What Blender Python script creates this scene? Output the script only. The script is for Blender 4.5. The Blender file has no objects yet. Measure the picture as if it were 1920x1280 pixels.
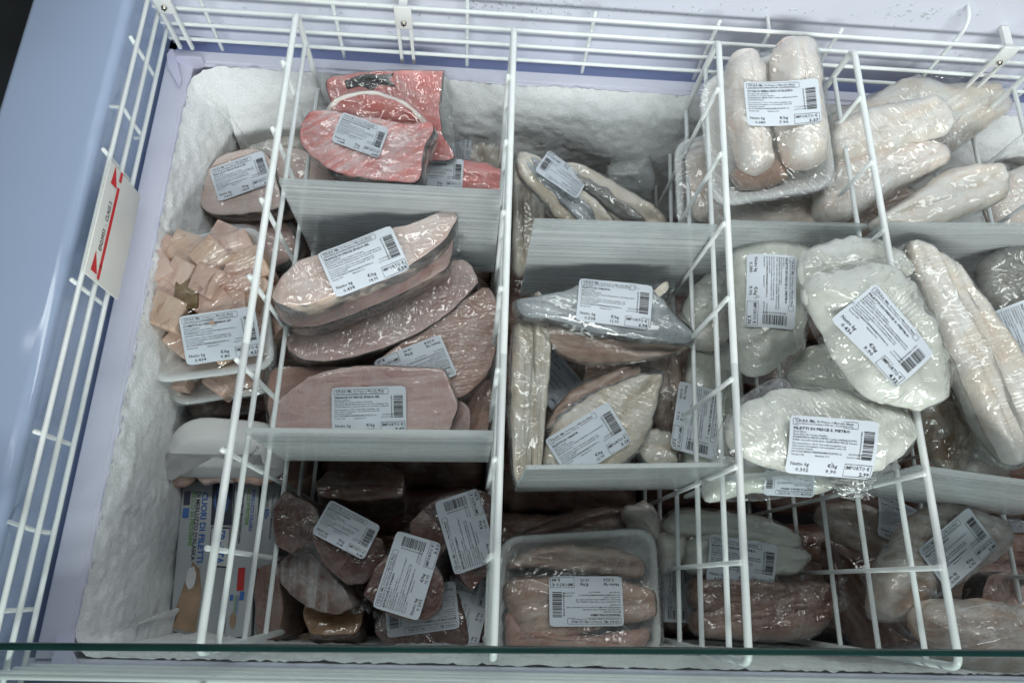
import bpy, bmesh, math, random
import numpy as np
from mathutils import Vector, Matrix, noise
from mathutils.bvhtree import BVHTree

sc = bpy.context.scene
col = sc.collection
random.seed(7)

# ------------------------------------------------------------------ camera
CAM_ROT = np.array([[0.99773282, 0.02320197, 0.06317351],
                    [-0.04243358, 0.94547137, 0.32292923],
                    [-0.05223615, -0.32487777, 0.94431235]])   # world -> camera
FPX, CAM_H = 1338.88, 0.61896
CAM = np.array([0, 0, CAM_H])
cd = bpy.data.cameras.new('camera')
cam = bpy.data.objects.new('camera', cd)
col.objects.link(cam)
cd.sensor_width = 36.0
cd.lens = FPX / 1920 * 36
cd.clip_start, cd.clip_end = 0.02, 50
cam.matrix_world = Matrix.LocRotScale(Vector(CAM), Matrix(CAM_ROT.T.tolist()).to_quaternion(), None)
sc.camera = cam

# ------------------------------------------------------------------ world, lamps, exposure
w = bpy.data.worlds.new('World')
sc.world = w
w.use_nodes = True
bg = w.node_tree.nodes['Background']
bg.inputs[0].default_value = (0.80, 0.91, 1.0, 1)
bg.inputs[1].default_value = 0.055


def area(name, loc, target, sx, sy, power, color):
    ld = bpy.data.lights.new(name, 'AREA')
    ld.shape = 'RECTANGLE'
    ld.size, ld.size_y, ld.energy, ld.color = sx, sy, power, color
    o = bpy.data.objects.new(name, ld)
    col.objects.link(o)
    o.location = loc
    o.rotation_euler = (Vector(target) - Vector(loc)).to_track_quat('-Z', 'Y').to_euler()
    return o


# cool lamps: an added strip brightening the back of the freezer; from the shop a wide ceiling light on the
# customer's side, thin ceiling tubes farther up
area('added_back_light', (0.38, 0.45, 0.63), (0.38, 0.46, -0.2), 1.7, 0.10, 3.9, (0.95, 1.0, 0.985))
area('ceiling_light', (0.35, -1.85, 0.98), (0.35, 0.4, -0.1), 2.4, 0.35, 60.0, (0.95, 1.0, 0.985))
for tx, ty, tw in ((0.5, 1.15, 2.6), (0.3, 0.45, 2.6), (-0.9, 0.9, 1.6)):
    area('ceiling_tube', (tx, ty, 2.3), (tx, ty, 0), tw, 0.03, 1.7, (0.95, 1.0, 0.98))

sc.view_settings.view_transform = 'Standard'
sc.view_settings.look = 'None'
sc.view_settings.exposure = 0.0
sc.view_settings.gamma = 1.0
sc.render.engine = 'CYCLES'
sc.cycles.use_denoising = True
sc.cycles.max_bounces = 7
sc.cycles.transparent_max_bounces = 28
sc.cycles.sample_clamp_indirect = 4.0
sc.cycles.caustics_reflective = False
sc.cycles.caustics_refractive = False


# ------------------------------------------------------------------ photograph pixel -> place
def ray(x, y):
    return CAM_ROT.T @ np.array([(x - 960) / FPX, -(y - 640) / FPX, -1.0])


def atz(x, y, z):
    d = ray(x, y)
    return CAM + d * ((z - CAM_H) / d[2])


def to_px(p):
    c = CAM_ROT @ (np.array(p, float) - CAM)
    return (960 + FPX * c[0] / -c[2], 640 - FPX * c[1] / -c[2])


def aty(x, y, Y):
    d = ray(x, y)
    return CAM + d * (Y / d[1])


# ------------------------------------------------------------------ materials
MATS = {}


class NT:
    def __init__(self, name):
        self.m = bpy.data.materials.new(name)
        self.m.use_nodes = True
        self.t = self.m.node_tree
        self.t.nodes.clear()
        self.out = self.n('ShaderNodeOutputMaterial')
        MATS[name] = self.m

    def n(self, kind, **kw):
        nd = self.t.nodes.new(kind)
        for k, v in kw.items():
            if isinstance(k, str) and hasattr(nd, k) and k not in nd.inputs:
                setattr(nd, k, v)
            else:
                nd.inputs[k].default_value = v
        return nd

    def l(self, a, b):
        self.t.links.new(a, b)

    def noise(self, vec, scale, detail=3, rough=0.55, dist=0.0):
        nd = self.n('ShaderNodeTexNoise')
        nd.inputs['Scale'].default_value = scale
        nd.inputs['Detail'].default_value = detail
        nd.inputs['Roughness'].default_value = rough
        nd.inputs['Distortion'].default_value = dist
        if vec is not None:
            self.l(vec, nd.inputs['Vector'])
        return nd.outputs['Fac']

    def ramp(self, fac, stops):
        nd = self.n('ShaderNodeValToRGB')
        el = nd.color_ramp.elements
        while len(el) < len(stops):
            el.new(0.5)
        for e, (p, c) in zip(el, stops):
            e.position = p
            e.color = (c, c, c, 1) if isinstance(c, (int, float)) else (*c, 1)
        self.l(fac, nd.inputs[0])
        return nd.outputs[0]

    def mix(self, fac, a, b):
        nd = self.n('ShaderNodeMix', data_type='RGBA')
        for s, v in ((nd.inputs[0], fac), (nd.inputs[6], a), (nd.inputs[7], b)):
            if isinstance(v, (int, float)):
                s.default_value = v
            elif isinstance(v, tuple):
                s.default_value = (*v, 1)
            else:
                self.l(v, s)
        return nd.outputs[2]

    def math(self, op, a, b=0.0):
        nd = self.n('ShaderNodeMath', operation=op)
        for s, v in ((nd.inputs[0], a), (nd.inputs[1], b)):
            if isinstance(v, (int, float)):
                s.default_value = v
            else:
                self.l(v, s)
        return nd.outputs[0]

    def mapping(self, vec, scale=(1, 1, 1), rot=(0, 0, 0), loc=None):
        nd = self.n('ShaderNodeMapping')
        nd.inputs['Scale'].default_value = scale
        nd.inputs['Rotation'].default_value = rot
        self.l(vec, nd.inputs['Vector'])
        if loc is not None:
            self.l(loc, nd.inputs['Location'])
        return nd.outputs[0]

    def coord(self, shift=True):
        """object coordinates, moved about for each object so that no two repeat"""
        tc = self.n('ShaderNodeTexCoord').outputs['Object']
        if not shift:
            return tc
        oi = self.n('ShaderNodeObjectInfo').outputs['Random']
        cx = self.n('ShaderNodeCombineXYZ')
        self.l(self.math('MULTIPLY', oi, 7.3), cx.inputs[0])
        self.l(self.math('MULTIPLY', oi, 13.1), cx.inputs[1])
        return self.mapping(tc, loc=cx.outputs[0])

    def bump(self, height, strength, dist=0.002):
        nd = self.n('ShaderNodeBump')
        nd.inputs['Strength'].default_value = strength
        nd.inputs['Distance'].default_value = dist
        self.l(height, nd.inputs['Height'])
        return nd.outputs[0]

    def schlick(self, f0=0.045):
        lw = self.n('ShaderNodeLayerWeight')
        lw.inputs['Blend'].default_value = 0.5
        return self.math('ADD', self.math('MULTIPLY', self.math('POWER', lw.outputs['Facing'], 5.0), 1 - f0), f0)

    def principled(self, color, rough, normal=None, **kw):
        nd = self.n('ShaderNodeBsdfPrincipled')
        for key, v in (('Base Color', color), ('Roughness', rough)):
            if isinstance(v, tuple):
                nd.inputs[key].default_value = (*v, 1)
            elif isinstance(v, (int, float)):
                nd.inputs[key].default_value = v
            else:
                self.l(v, nd.inputs[key])
        for k, v in kw.items():
            nd.inputs[k.replace('_', ' ')].default_value = v
        if normal is not None:
            self.l(normal, nd.inputs['Normal'])
        self.l(nd.outputs[0], self.out.inputs[0])
        return nd


def plain(name, color, rough=0.4, var=0.06, vscale=18, bump=0.0, bscale=300, **kw):
    t = NT(name)
    c = t.coord()
    n = t.noise(c, vscale, 4)
    dark = tuple(max(0, v * (1 - var)) for v in color)
    light = tuple(min(1, v * (1 + var)) for v in color)
    colr = t.ramp(n, [(0.3, dark), (0.7, light)])
    nb = t.bump(t.noise(c, bscale, 3), bump) if bump else None
    t.principled(colr, rough, nb, **kw)
    return t.m


plain('wire_coat', (0.80, 0.84, 0.83), 0.28, 0.05, 40, 0.05, 120)
plain('cap_plastic', (0.36, 0.445, 0.61), 0.09, 0.03, 5)
plain('liner_plastic', (0.68, 0.70, 0.79), 0.28, 0.03, 6)
plain('channel_plastic', (0.34, 0.40, 0.66), 0.3, 0.05, 9)  # deeper blue puts the light bounced inside the channel into its colour
plain('rim_plastic', (0.60, 0.61, 0.71), 0.3, 0.04, 10)
plain('bracket_plastic', (0.60, 0.60, 0.74), 0.35, 0.04, 10)
plain('clip_plastic', (0.78, 0.80, 0.78), 0.25, 0.04, 60)
plain('screw_metal', (0.55, 0.52, 0.46), 0.3, 0.2, 200, Metallic=1.0)
plain('sign_plastic', (0.76, 0.77, 0.73), 0.35, 0.03, 20)
plain('sign_red', (0.68, 0.02, 0.03), 0.45, 0.06, 60)
plain('foam', (0.84, 0.85, 0.84), 0.42, 0.03, 90, 0.15, 600)
plain('label_paper', (0.63, 0.68, 0.74), 0.5, 0.03, 25, 0.05, 90)
plain('ink', (0.015, 0.017, 0.02), 0.6, 0.2, 300)
plain('ink_grey', (0.16, 0.18, 0.20), 0.6, 0.2, 300)
plain('carton', (0.37, 0.40, 0.42), 0.35, 0.04, 14)  # board colour lowered to carry the shade the cartons stand in
plain('carton_grey', (0.34, 0.42, 0.50), 0.35, 0.05, 14)
plain('carton_dark', (0.02, 0.025, 0.05), 0.35, 0.2, 20)
plain('print_green', (0.10, 0.30, 0.05), 0.5, 0.1, 60)
plain('print_blue', (0.03, 0.12, 0.38), 0.5, 0.1, 60)
plain('print_red', (0.40, 0.015, 0.015), 0.5, 0.1, 60)
plain('print_white', (0.55, 0.57, 0.58), 0.5, 0.05, 60)
plain('print_fish', (0.28, 0.19, 0.12), 0.5, 0.3, 40)
plain('shop_floor', (0.055, 0.06, 0.065), 0.35, 0.2, 6)
plain('edge_trim', (0.008, 0.035, 0.032), 0.25, 0.2, 30)
plain('outer_metal', (0.5, 0.52, 0.56), 0.35, 0.05, 10)


def frost_mat():
    t = NT('frost')
    c = t.coord(False)
    big = t.noise(c, 22, 5, 0.6)
    fine = t.noise(c, 330, 4, 0.75)
    mid = t.noise(c, 110, 4, 0.65)
    colr = t.ramp(big, [(0.25, (0.84, 0.86, 0.87)), (0.55, (0.93, 0.95, 0.95)), (0.8, (0.97, 0.98, 0.98))])
    grain = t.ramp(t.noise(c, 520, 3, 0.7), [(0.35, 0.0), (0.60, 1.0)])
    colr = t.mix(grain, t.mix(0.35, colr, (0.55, 0.58, 0.60)), colr)
    h = t.math('ADD', t.math('MULTIPLY', fine, 1.6), t.math('MULTIPLY', mid, 0.6))
    nd = t.principled(colr, 0.75, t.bump(h, 0.42, 0.004))
    nd.inputs['Subsurface Weight'].default_value = 0.0
    # ice sparkle
    vor = t.n('ShaderNodeTexVoronoi')
    vor.inputs['Scale'].default_value = 260
    t.l(c, vor.inputs['Vector'])
    t.l(t.ramp(vor.outputs['Distance'], [(0.06, 0.12), (0.14, 0.8)]), nd.inputs['Roughness'])


frost_mat()


def flesh(name, lo, mid, hi, frost=0.25, spread=0.16, side=None, patches=None, blood=None, rough=0.38, fib=(9, 55, 30), sss=0.0):
    """fish: fibres along the piece, frosty veil, skin on the cut's side, dark marks"""
    t = NT(name)
    at = t.n('ShaderNodeAttribute', attribute_name='fib').outputs['Vector']
    oi = t.n('ShaderNodeObjectInfo').outputs['Random']
    cx = t.n('ShaderNodeCombineXYZ')
    t.l(t.math('MULTIPLY', oi, 5.7), cx.inputs[0])
    t.l(t.math('MULTIPLY', oi, 9.1), cx.inputs[1])
    c = t.mapping(at, loc=cx.outputs[0])
    fibn = t.noise(t.mapping(c, scale=fib), 1.0, 5, 0.62, 1.2)
    cloud = t.noise(c, 16, 4, 0.6)
    mixf = t.math('ADD', t.math('MULTIPLY', fibn, 0.6), t.math('MULTIPLY', cloud, 0.4))
    colr = t.ramp(mixf, [(0.5 - spread, lo), (0.5, mid), (0.5 + spread, hi)])
    if blood:
        b = t.ramp(t.noise(t.mapping(c, scale=(1, 2.2, 1)), 26, 5, 0.7, 1.5), [(0.60, 0.0), (0.70, 0.75)])
        colr = t.mix(b, colr, blood)
    rim = t.n('ShaderNodeAttribute', attribute_name='rim').outputs['Fac']
    if side:
        sk = t.ramp(t.noise(c, 30, 5, 0.65, 0.6), [(0.35, side[0]), (0.52, side[1]), (0.68, side[2])])
        if patches:
            pm = t.ramp(t.noise(c, 17, 3, 0.6, 0.4), [(0.44, 0.0), (0.50, 1.0)])
            sk = t.mix(pm, sk, patches)
        wob = t.math('ADD', rim, t.math('MULTIPLY', t.math('SUBTRACT', cloud, 0.5), 0.5))
        colr = t.mix(t.ramp(wob, [(0.38, 0.0), (0.55, 1.0)]), colr, sk)
    fr = t.ramp(t.noise(c, 38, 6, 0.72, 0.8), [(0.46, 0.0), (0.72, frost)])
    colr = t.mix(fr, colr, (0.85, 0.87, 0.87))
    h = t.math('ADD', fibn, t.math('MULTIPLY', t.noise(c, 180, 3), 0.35))
    nd = t.principled(colr, rough, t.bump(h, 0.35, 0.003))
    if sss:
        nd.inputs['Subsurface Weight'].default_value = sss
        nd.inputs['Subsurface Radius'].default_value = (0.008, 0.006, 0.005)
        nd.inputs['Subsurface Scale'].default_value = 1.0
    return t.m


flesh('sword', (0.52, 0.29, 0.26), (0.70, 0.48, 0.44), (0.78, 0.59, 0.55), 0.22,
      side=((0.14, 0.11, 0.09), (0.36, 0.28, 0.23), (0.58, 0.52, 0.46)), patches=(0.045, 0.05, 0.055), blood=(0.30, 0.13, 0.11))
flesh('sword_pale', (0.62, 0.42, 0.36), (0.76, 0.59, 0.53), (0.82, 0.69, 0.65), 0.3,
      side=((0.46, 0.34, 0.24), (0.62, 0.50, 0.40), (0.70, 0.62, 0.56)), patches=(0.10, 0.10, 0.10))
flesh('sword_cube', (0.56, 0.32, 0.24), (0.74, 0.50, 0.40), (0.82, 0.62, 0.52), 0.2, rough=0.3, blood=(0.26, 0.09, 0.06))
flesh('sword_tan', (0.55, 0.34, 0.22), (0.72, 0.51, 0.38), (0.82, 0.64, 0.51), 0.2, rough=0.3, blood=(0.30, 0.12, 0.06))
flesh('sword_rust', (0.36, 0.17, 0.12), (0.52, 0.30, 0.24), (0.64, 0.44, 0.38), 0.25,
      side=((0.20, 0.14, 0.10), (0.30, 0.26, 0.22), (0.42, 0.38, 0.35)), patches=(0.05, 0.05, 0.055), blood=(0.22, 0.08, 0.05))
flesh('pink', (0.62, 0.13, 0.12), (0.82, 0.27, 0.25), (0.90, 0.44, 0.41), 0.3,
      side=((0.62, 0.36, 0.28), (0.75, 0.52, 0.44), (0.80, 0.66, 0.60)), patches=(0.07, 0.07, 0.075))
flesh('pink_dark', (0.30, 0.055, 0.05), (0.44, 0.11, 0.095), (0.54, 0.20, 0.17), 0.12,
      side=((0.62, 0.36, 0.28), (0.70, 0.46, 0.38), (0.72, 0.56, 0.50)))
flesh('tuna', (0.065, 0.015, 0.008), (0.115, 0.034, 0.018), (0.19, 0.078, 0.046), 0.08,
      side=((0.07, 0.024, 0.02), (0.12, 0.055, 0.045), (0.20, 0.12, 0.09)))
flesh('tuna_light', (0.13, 0.048, 0.03), (0.22, 0.11, 0.075), (0.33, 0.20, 0.15), 0.2,
      side=((0.14, 0.07, 0.05), (0.24, 0.16, 0.12), (0.36, 0.28, 0.22)))
flesh('tuna_brown', (0.22, 0.10, 0.04), (0.36, 0.20, 0.09), (0.50, 0.36, 0.20), 0.25,
      side=((0.12, 0.06, 0.04), (0.22, 0.12, 0.08), (0.30, 0.20, 0.14)))
flesh('white', (0.82, 0.70, 0.58), (0.90, 0.83, 0.74), (0.94, 0.91, 0.86), 0.3, spread=0.10, fib=(14, 40, 30), sss=0.15)
flesh('cod', (0.86, 0.70, 0.60), (0.93, 0.84, 0.76), (0.95, 0.91, 0.86), 0.25, spread=0.10, fib=(8, 60, 30), sss=0.15)
flesh('dory', (0.72, 0.74, 0.63), (0.82, 0.83, 0.74), (0.88, 0.89, 0.83), 0.35, fib=(12, 30, 30), sss=0.15)
flesh('bream', (0.66, 0.53, 0.40), (0.80, 0.70, 0.57), (0.87, 0.81, 0.71), 0.3, spread=0.10, fib=(9, 45, 30),
      side=((0.10, 0.10, 0.10), (0.28, 0.28, 0.28), (0.55, 0.52, 0.46)), sss=0.1)
flesh('silver_skin', (0.24, 0.26, 0.28), (0.38, 0.41, 0.44), (0.54, 0.57, 0.60), 0.3, rough=0.25, fib=(25, 90, 30),
      side=((0.03, 0.03, 0.03), (0.10, 0.10, 0.10), (0.42, 0.42, 0.40)))
flesh('grey_skin', (0.10, 0.10, 0.09), (0.22, 0.21, 0.18), (0.40, 0.38, 0.33), 0.3, rough=0.3, fib=(10, 70, 30))
flesh('black_skin', (0.015, 0.015, 0.016), (0.035, 0.035, 0.036), (0.09, 0.09, 0.09), 0.35, rough=0.3, fib=(30, 60, 30))
flesh('brown_skin', (0.10, 0.065, 0.04), (0.20, 0.14, 0.09), (0.36, 0.28, 0.20), 0.3, rough=0.3, fib=(9, 60, 30))
flesh('shark', (0.40, 0.22, 0.16), (0.54, 0.37, 0.29), (0.66, 0.52, 0.43), 0.25,
      side=((0.20, 0.14, 0.12), (0.34, 0.26, 0.22), (0.48, 0.40, 0.34)), blood=(0.24, 0.10, 0.08))
flesh('brown_fish', (0.15, 0.06, 0.038), (0.26, 0.135, 0.095), (0.40, 0.26, 0.20), 0.2, spread=0.10, fib=(9, 45, 30))
flesh('perch', (0.36, 0.24, 0.17), (0.50, 0.38, 0.30), (0.66, 0.57, 0.50), 0.5, spread=0.10, fib=(9, 35, 30))
flesh('ice_block', (0.30, 0.32, 0.32), (0.42, 0.44, 0.44), (0.60, 0.62, 0.62), 0.5, rough=0.2, fib=(20, 40, 30))
flesh('liver', (0.09, 0.05, 0.015), (0.20, 0.13, 0.05), (0.34, 0.26, 0.13), 0.0, rough=0.2)


def film_mat(name, haze, wr, gl):
    """clinging plastic film: clear, glossy, crinkled, a little milky with frost"""
    t = NT(name)
    c = t.coord()
    oi = t.n('ShaderNodeObjectInfo').outputs['Random']
    rot = t.n('ShaderNodeVectorRotate', rotation_type='Z_AXIS')
    t.l(c, rot.inputs['Vector'])
    t.l(t.math('MULTIPLY', oi, 40.0), rot.inputs['Angle'])
    rc = rot.outputs[0]
    streak = t.noise(t.mapping(rc, scale=(7, 85, 30)), 1.0, 1.0, 0.5, 1.2)
    streak2 = t.noise(t.mapping(rc, scale=(80, 11, 30), rot=(0, 0, 0.6)), 1.0, 1.0, 0.5, 1.2)
    crump = t.noise(rc, 48, 1.0, 0.5, 0.9)
    soft = t.noise(rc, 20, 1, 0.5, 0.5)
    ridg = t.math('ABSOLUTE', t.math('SUBTRACT', crump, 0.5))
    sharp = t.math('POWER', t.math('SUBTRACT', 1.0, t.math('MULTIPLY', t.math('ABSOLUTE', t.math('SUBTRACT', streak, 0.5)), 2.0)), 4.0)
    where = t.ramp(t.noise(rc, 13, 2, 0.5), [(0.44, 0.03), (0.64, 1.0)])
    h = t.math('ADD', t.math('ADD', t.math('MULTIPLY', t.math('ADD', t.math('MULTIPLY', sharp, 0.42), t.math('MULTIPLY', streak2, 0.28)), where), t.math('MULTIPLY', ridg, -0.9)), t.math('MULTIPLY', soft, 1.9))
    nrm = t.bump(h, wr, 0.012)
    tr = t.n('ShaderNodeBsdfTransparent')
    tr.inputs[0].default_value = (0.97, 0.98, 0.98, 1)
    gs = t.n('ShaderNodeBsdfGlossy')
    gs.inputs['Roughness'].default_value = 0.075
    gs.inputs['Color'].default_value = (1, 1, 1, 1)
    t.l(nrm, gs.inputs['Normal'])
    df = t.n('ShaderNodeBsdfDiffuse')
    df.inputs[0].default_value = (0.88, 0.90, 0.90, 1)
    m0 = t.n('ShaderNodeMixShader')
    hz = t.ramp(t.math('ADD', t.math('MULTIPLY', t.noise(rc, 30, 5, 0.7), 0.6), t.math('MULTIPLY', streak, 0.4)),
                [(0.42, 0.0), (0.72, haze)])
    t.l(hz, m0.inputs[0])
    t.l(tr.outputs[0], m0.inputs[1])
    t.l(df.outputs[0], m0.inputs[2])
    fr = t.n('ShaderNodeFresnel')
    fr.inputs['IOR'].default_value = 1.5
    t.l(nrm, fr.inputs['Normal'])
    m1 = t.n('ShaderNodeMixShader')
    t.l(t.math('MINIMUM', t.math('MULTIPLY', fr.outputs[0], gl), 0.34), m1.inputs[0])
    t.l(m0.outputs[0], m1.inputs[1])
    t.l(gs.outputs[0], m1.inputs[2])
    t.l(m1.outputs[0], t.out.inputs[0])


film_mat('film', 0.11, 0.50, 2.0)
film_mat('film_tight', 0.05, 0.24, 1.4)
film_mat('film_frosty', 0.55, 0.42, 1.3)


def clear_mat(name, tint, haze, gl, rough=0.05):
    t = NT(name)
    tr = t.n('ShaderNodeBsdfTransparent')
    tr.inputs[0].default_value = (*tint, 1)
    gs = t.n('ShaderNodeBsdfGlossy')
    gs.inputs['Roughness'].default_value = rough
    df = t.n('ShaderNodeBsdfDiffuse')
    df.inputs[0].default_value = (0.85, 0.88, 0.88, 1)
    tl = t.n('ShaderNodeBsdfTranslucent')
    tl.inputs[0].default_value = (0.85, 0.88, 0.88, 1)
    md = t.n('ShaderNodeMixShader')
    md.inputs[0].default_value = 0.5
    t.l(df.outputs[0], md.inputs[1])
    t.l(tl.outputs[0], md.inputs[2])
    m0 = t.n('ShaderNodeMixShader')
    c = t.coord()
    t.l(t.ramp(t.noise(t.mapping(c, scale=(4, 30, 30)), 1.0, 5, 0.7), [(0.3, haze * 0.5), (0.7, haze)]), m0.inputs[0])
    t.l(tr.outputs[0], m0.inputs[1])
    t.l(md.outputs[0], m0.inputs[2])
    m1 = t.n('ShaderNodeMixShader')
    t.l(t.math('MULTIPLY', t.schlick(), gl), m1.inputs[0])
    t.l(m0.outputs[0], m1.inputs[1])
    t.l(gs.outputs[0], m1.inputs[2])
    t.l(m1.outputs[0], t.out.inputs[0])


def panel_mat(name, lo, hi):
    t = NT(name)
    c = t.coord()
    tr = t.n('ShaderNodeBsdfTransparent')
    tr.inputs[0].default_value = (0.93, 0.95, 0.95, 1)
    df = t.n('ShaderNodeBsdfDiffuse')
    df.inputs[0].default_value = (0.90, 0.92, 0.92, 1)
    tl = t.n('ShaderNodeBsdfTranslucent')
    tl.inputs[0].default_value = (0.90, 0.92, 0.92, 1)
    md = t.n('ShaderNodeMixShader')
    md.inputs[0].default_value = 0.18
    t.l(df.outputs[0], md.inputs[1])
    t.l(tl.outputs[0], md.inputs[2])
    lines = t.noise(t.mapping(c, scale=(2.5, 1, 330)), 1.0, 2, 0.6)
    cloud = t.noise(c, 9, 3, 0.6)
    fac = t.ramp(t.math('ADD', t.math('MULTIPLY', lines, 0.65), t.math('MULTIPLY', cloud, 0.35)), [(0.36, lo), (0.64, hi)])
    m0 = t.n('ShaderNodeMixShader')
    t.l(fac, m0.inputs[0])
    t.l(tr.outputs[0], m0.inputs[1])
    t.l(md.outputs[0], m0.inputs[2])
    gs = t.n('ShaderNodeBsdfGlossy')
    gs.inputs['Roughness'].default_value = 0.15
    t.l(t.bump(lines, 0.4, 0.002), gs.inputs['Normal'])
    m1 = t.n('ShaderNodeMixShader')
    t.l(t.schlick(), m1.inputs[0])
    t.l(m0.outputs[0], m1.inputs[1])
    t.l(gs.outputs[0], m1.inputs[2])
    t.l(m1.outputs[0], t.out.inputs[0])


panel_mat('polycarbonate', 0.14, 0.54)
clear_mat('polycarbonate_rib', (0.93, 0.95, 0.95), 0.42, 1.0, 0.12)
clear_mat('lid_glass', (0.94, 0.97, 0.96), 0.03, 1.0, 0.02)
clear_mat('water', (0.97, 0.98, 1.0), 0.75, 1.0, 0.05)
clear_mat('tape', (0.9, 0.92, 0.9), 0.35, 1.0, 0.2)


# ------------------------------------------------------------------ objects and meshes
def link(name, data, parent=None):
    o = bpy.data.objects.new(name, data)
    col.objects.link(o)
    if parent is not None:
        o.parent = parent
    return o


def tag(o, label, cat, group=None, kind=None):
    o['label'] = label
    o['category'] = cat
    if group:
        o['group'] = group
    if kind:
        o['kind'] = kind
    return o


def mesh(name, verts, faces, mat, parent=None, smooth=True, attrs=None, crisp=0):
    me = bpy.data.meshes.new(name)
    me.from_pydata([tuple(map(float, v)) for v in verts], [], faces)
    if smooth:
        me.polygons.foreach_set('use_smooth', [True] * len(me.polygons))
    me.materials.append(MATS[mat])
    if attrs:
        for k, (typ, arr) in attrs.items():
            a = me.attributes.new(k, typ, 'POINT')
            a.data.foreach_set('vector' if typ == 'FLOAT_VECTOR' else 'value', np.asarray(arr, np.float32).ravel())
    me.validate()
    if crisp:
        me.set_sharp_from_angle(angle=math.radians(crisp))
    me.update()
    return link(name, me, parent)


def box_vf(x0, x1, y0, y1, z0, z1):
    v = [(x, y, z) for x in (x0, x1) for y in (y0, y1) for z in (z0, z1)]
    f = [(0, 1, 3, 2), (4, 6, 7, 5), (0, 4, 5, 1), (2, 3, 7, 6), (0, 2, 6, 4), (1, 5, 7, 3)]
    return v, f


def bevelled(name, vf, mat, parent, bev=0.002, seg=2):
    bm = bmesh.new()
    vs = [bm.verts.new(v) for v in vf[0]]
    for f in vf[1]:
        bm.faces.new([vs[i] for i in f])
    bmesh.ops.recalc_face_normals(bm, faces=bm.faces)
    if bev:
        bmesh.ops.bevel(bm, geom=bm.edges[:], offset=bev, segments=seg, affect='EDGES', profile=0.5)
    me = bpy.data.meshes.new(name)
    bm.to_mesh(me)
    bm.free()
    me.polygons.foreach_set('use_smooth', [True] * len(me.polygons))
    me.set_sharp_from_angle(angle=math.radians(24))
    me.materials.append(MATS[mat])
    return link(name, me, parent)


def tube_vf(pts, r, seg=10, corner=0.0, caps=True):
    """rod through points, with rounded bends"""
    P = [Vector(p) for p in pts]
    if corner:
        Q = [P[0]]
        for i in range(1, len(P) - 1):
            a, b, c = P[i - 1], P[i], P[i + 1]
            d1, d2 = (a - b).normalized(), (c - b).normalized()
            k = min(corner, (a - b).length * .45, (c - b).length * .45)
            for s in range(6):
                u = s / 5
                p0, p2 = b + d1 * k, b + d2 * k
                Q.append((1 - u) ** 2 * p0 + 2 * u * (1 - u) * b + u * u * p2)
        Q.append(P[-1])
        P = Q
    vs, fs = [], []
    prev = None
    for i, p in enumerate(P):
        d = (P[min(i + 1, len(P) - 1)] - P[max(i - 1, 0)]).normalized()
        if prev is None:
            u = d.orthogonal().normalized()
        else:
            u = (prev - d * prev.dot(d)).normalized()
        prev = u
        v = d.cross(u)
        for k in range(seg):
            a = 2 * math.pi * k / seg
            vs.append(p + (u * math.cos(a) + v * math.sin(a)) * r)
        if i:
            o = (i - 1) * seg
            for k in range(seg):
                k2 = (k + 1) % seg
                fs.append((o + k, o + k2, o + seg + k2, o + seg + k))
    if caps:
        for end, s in ((0, -1), (len(P) - 1, 1)):
            d = (P[end] - P[end - s]).normalized()
            o = end * seg
            ring = len(vs)
            for k in range(seg):
                c = P[end]
                vs.append(c + (Vector(vs[o + k]) - c) * 0.6 + d * r * 0.6)
            for k in range(seg):
                k2 = (k + 1) % seg
                q = (o + k, o + k2, ring + k2, ring + k)
                fs.append(q if s > 0 else q[::-1])
            q = tuple(range(ring, ring + seg))
            fs.append(q if s > 0 else q[::-1])
    return vs, fs


def rod(name, pts, r, parent, mat='wire_coat', corner=0.0, seg=10):
    v, f = tube_vf(pts, r, seg, corner)
    return mesh(name, v, f, mat, parent)


def join_vf(parts):
    V, F = [], []
    for v, f in parts:
        o = len(V)
        V += [tuple(a) for a in v]
        F += [tuple(i + o for i in q) for q in f]
    return V, F


# ------------------------------------------------------------------ lettering
_TXT = {}


def text_vf(s, bold=False, res=2):
    """outline letters of a string as flat mesh; height about 1, starting at x=0"""
    key = (s, bold, res)
    if key not in _TXT:
        cu = bpy.data.curves.new('lettering', 'FONT')
        cu.body = s
        cu.size = 1.0
        cu.resolution_u = res
        cu.offset = 0.030 if bold else 0.010
        cu.fill_mode = 'FRONT'
        o = bpy.data.objects.new('lettering', cu)
        col.objects.link(o)
        dg = bpy.context.evaluated_depsgraph_get()
        ev = o.evaluated_get(dg)
        me = ev.to_mesh()
        v = np.array([tuple(q.co)[:2] for q in me.vertices]) if len(me.vertices) else np.zeros((0, 2))
        f = [tuple(p.vertices) for p in me.polygons]
        ev.to_mesh_clear()
        bpy.data.objects.remove(o)
        bpy.data.curves.remove(cu)
        _TXT[key] = (v, f)
    return _TXT[key]


def put_text(s, x, y, h, bold=False, width=None, res=1, right=False):
    v, f = text_vf(s, bold, res)
    if not len(v):
        return [], []
    k = h
    v = v * k
    wdt = v[:, 0].max()
    sx = 1.0
    if width and wdt > 0:
        sx = width / wdt
    v = np.column_stack([v[:, 0] * sx + x, v[:, 1] + y])
    if right:
        v[:, 0] -= wdt * sx
    return v.tolist(), f


def rect2(x0, y0, x1, y1):
    return [(x0, y0), (x1, y0), (x1, y1), (x0, y1)], [(0, 1, 2, 3)]


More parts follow.
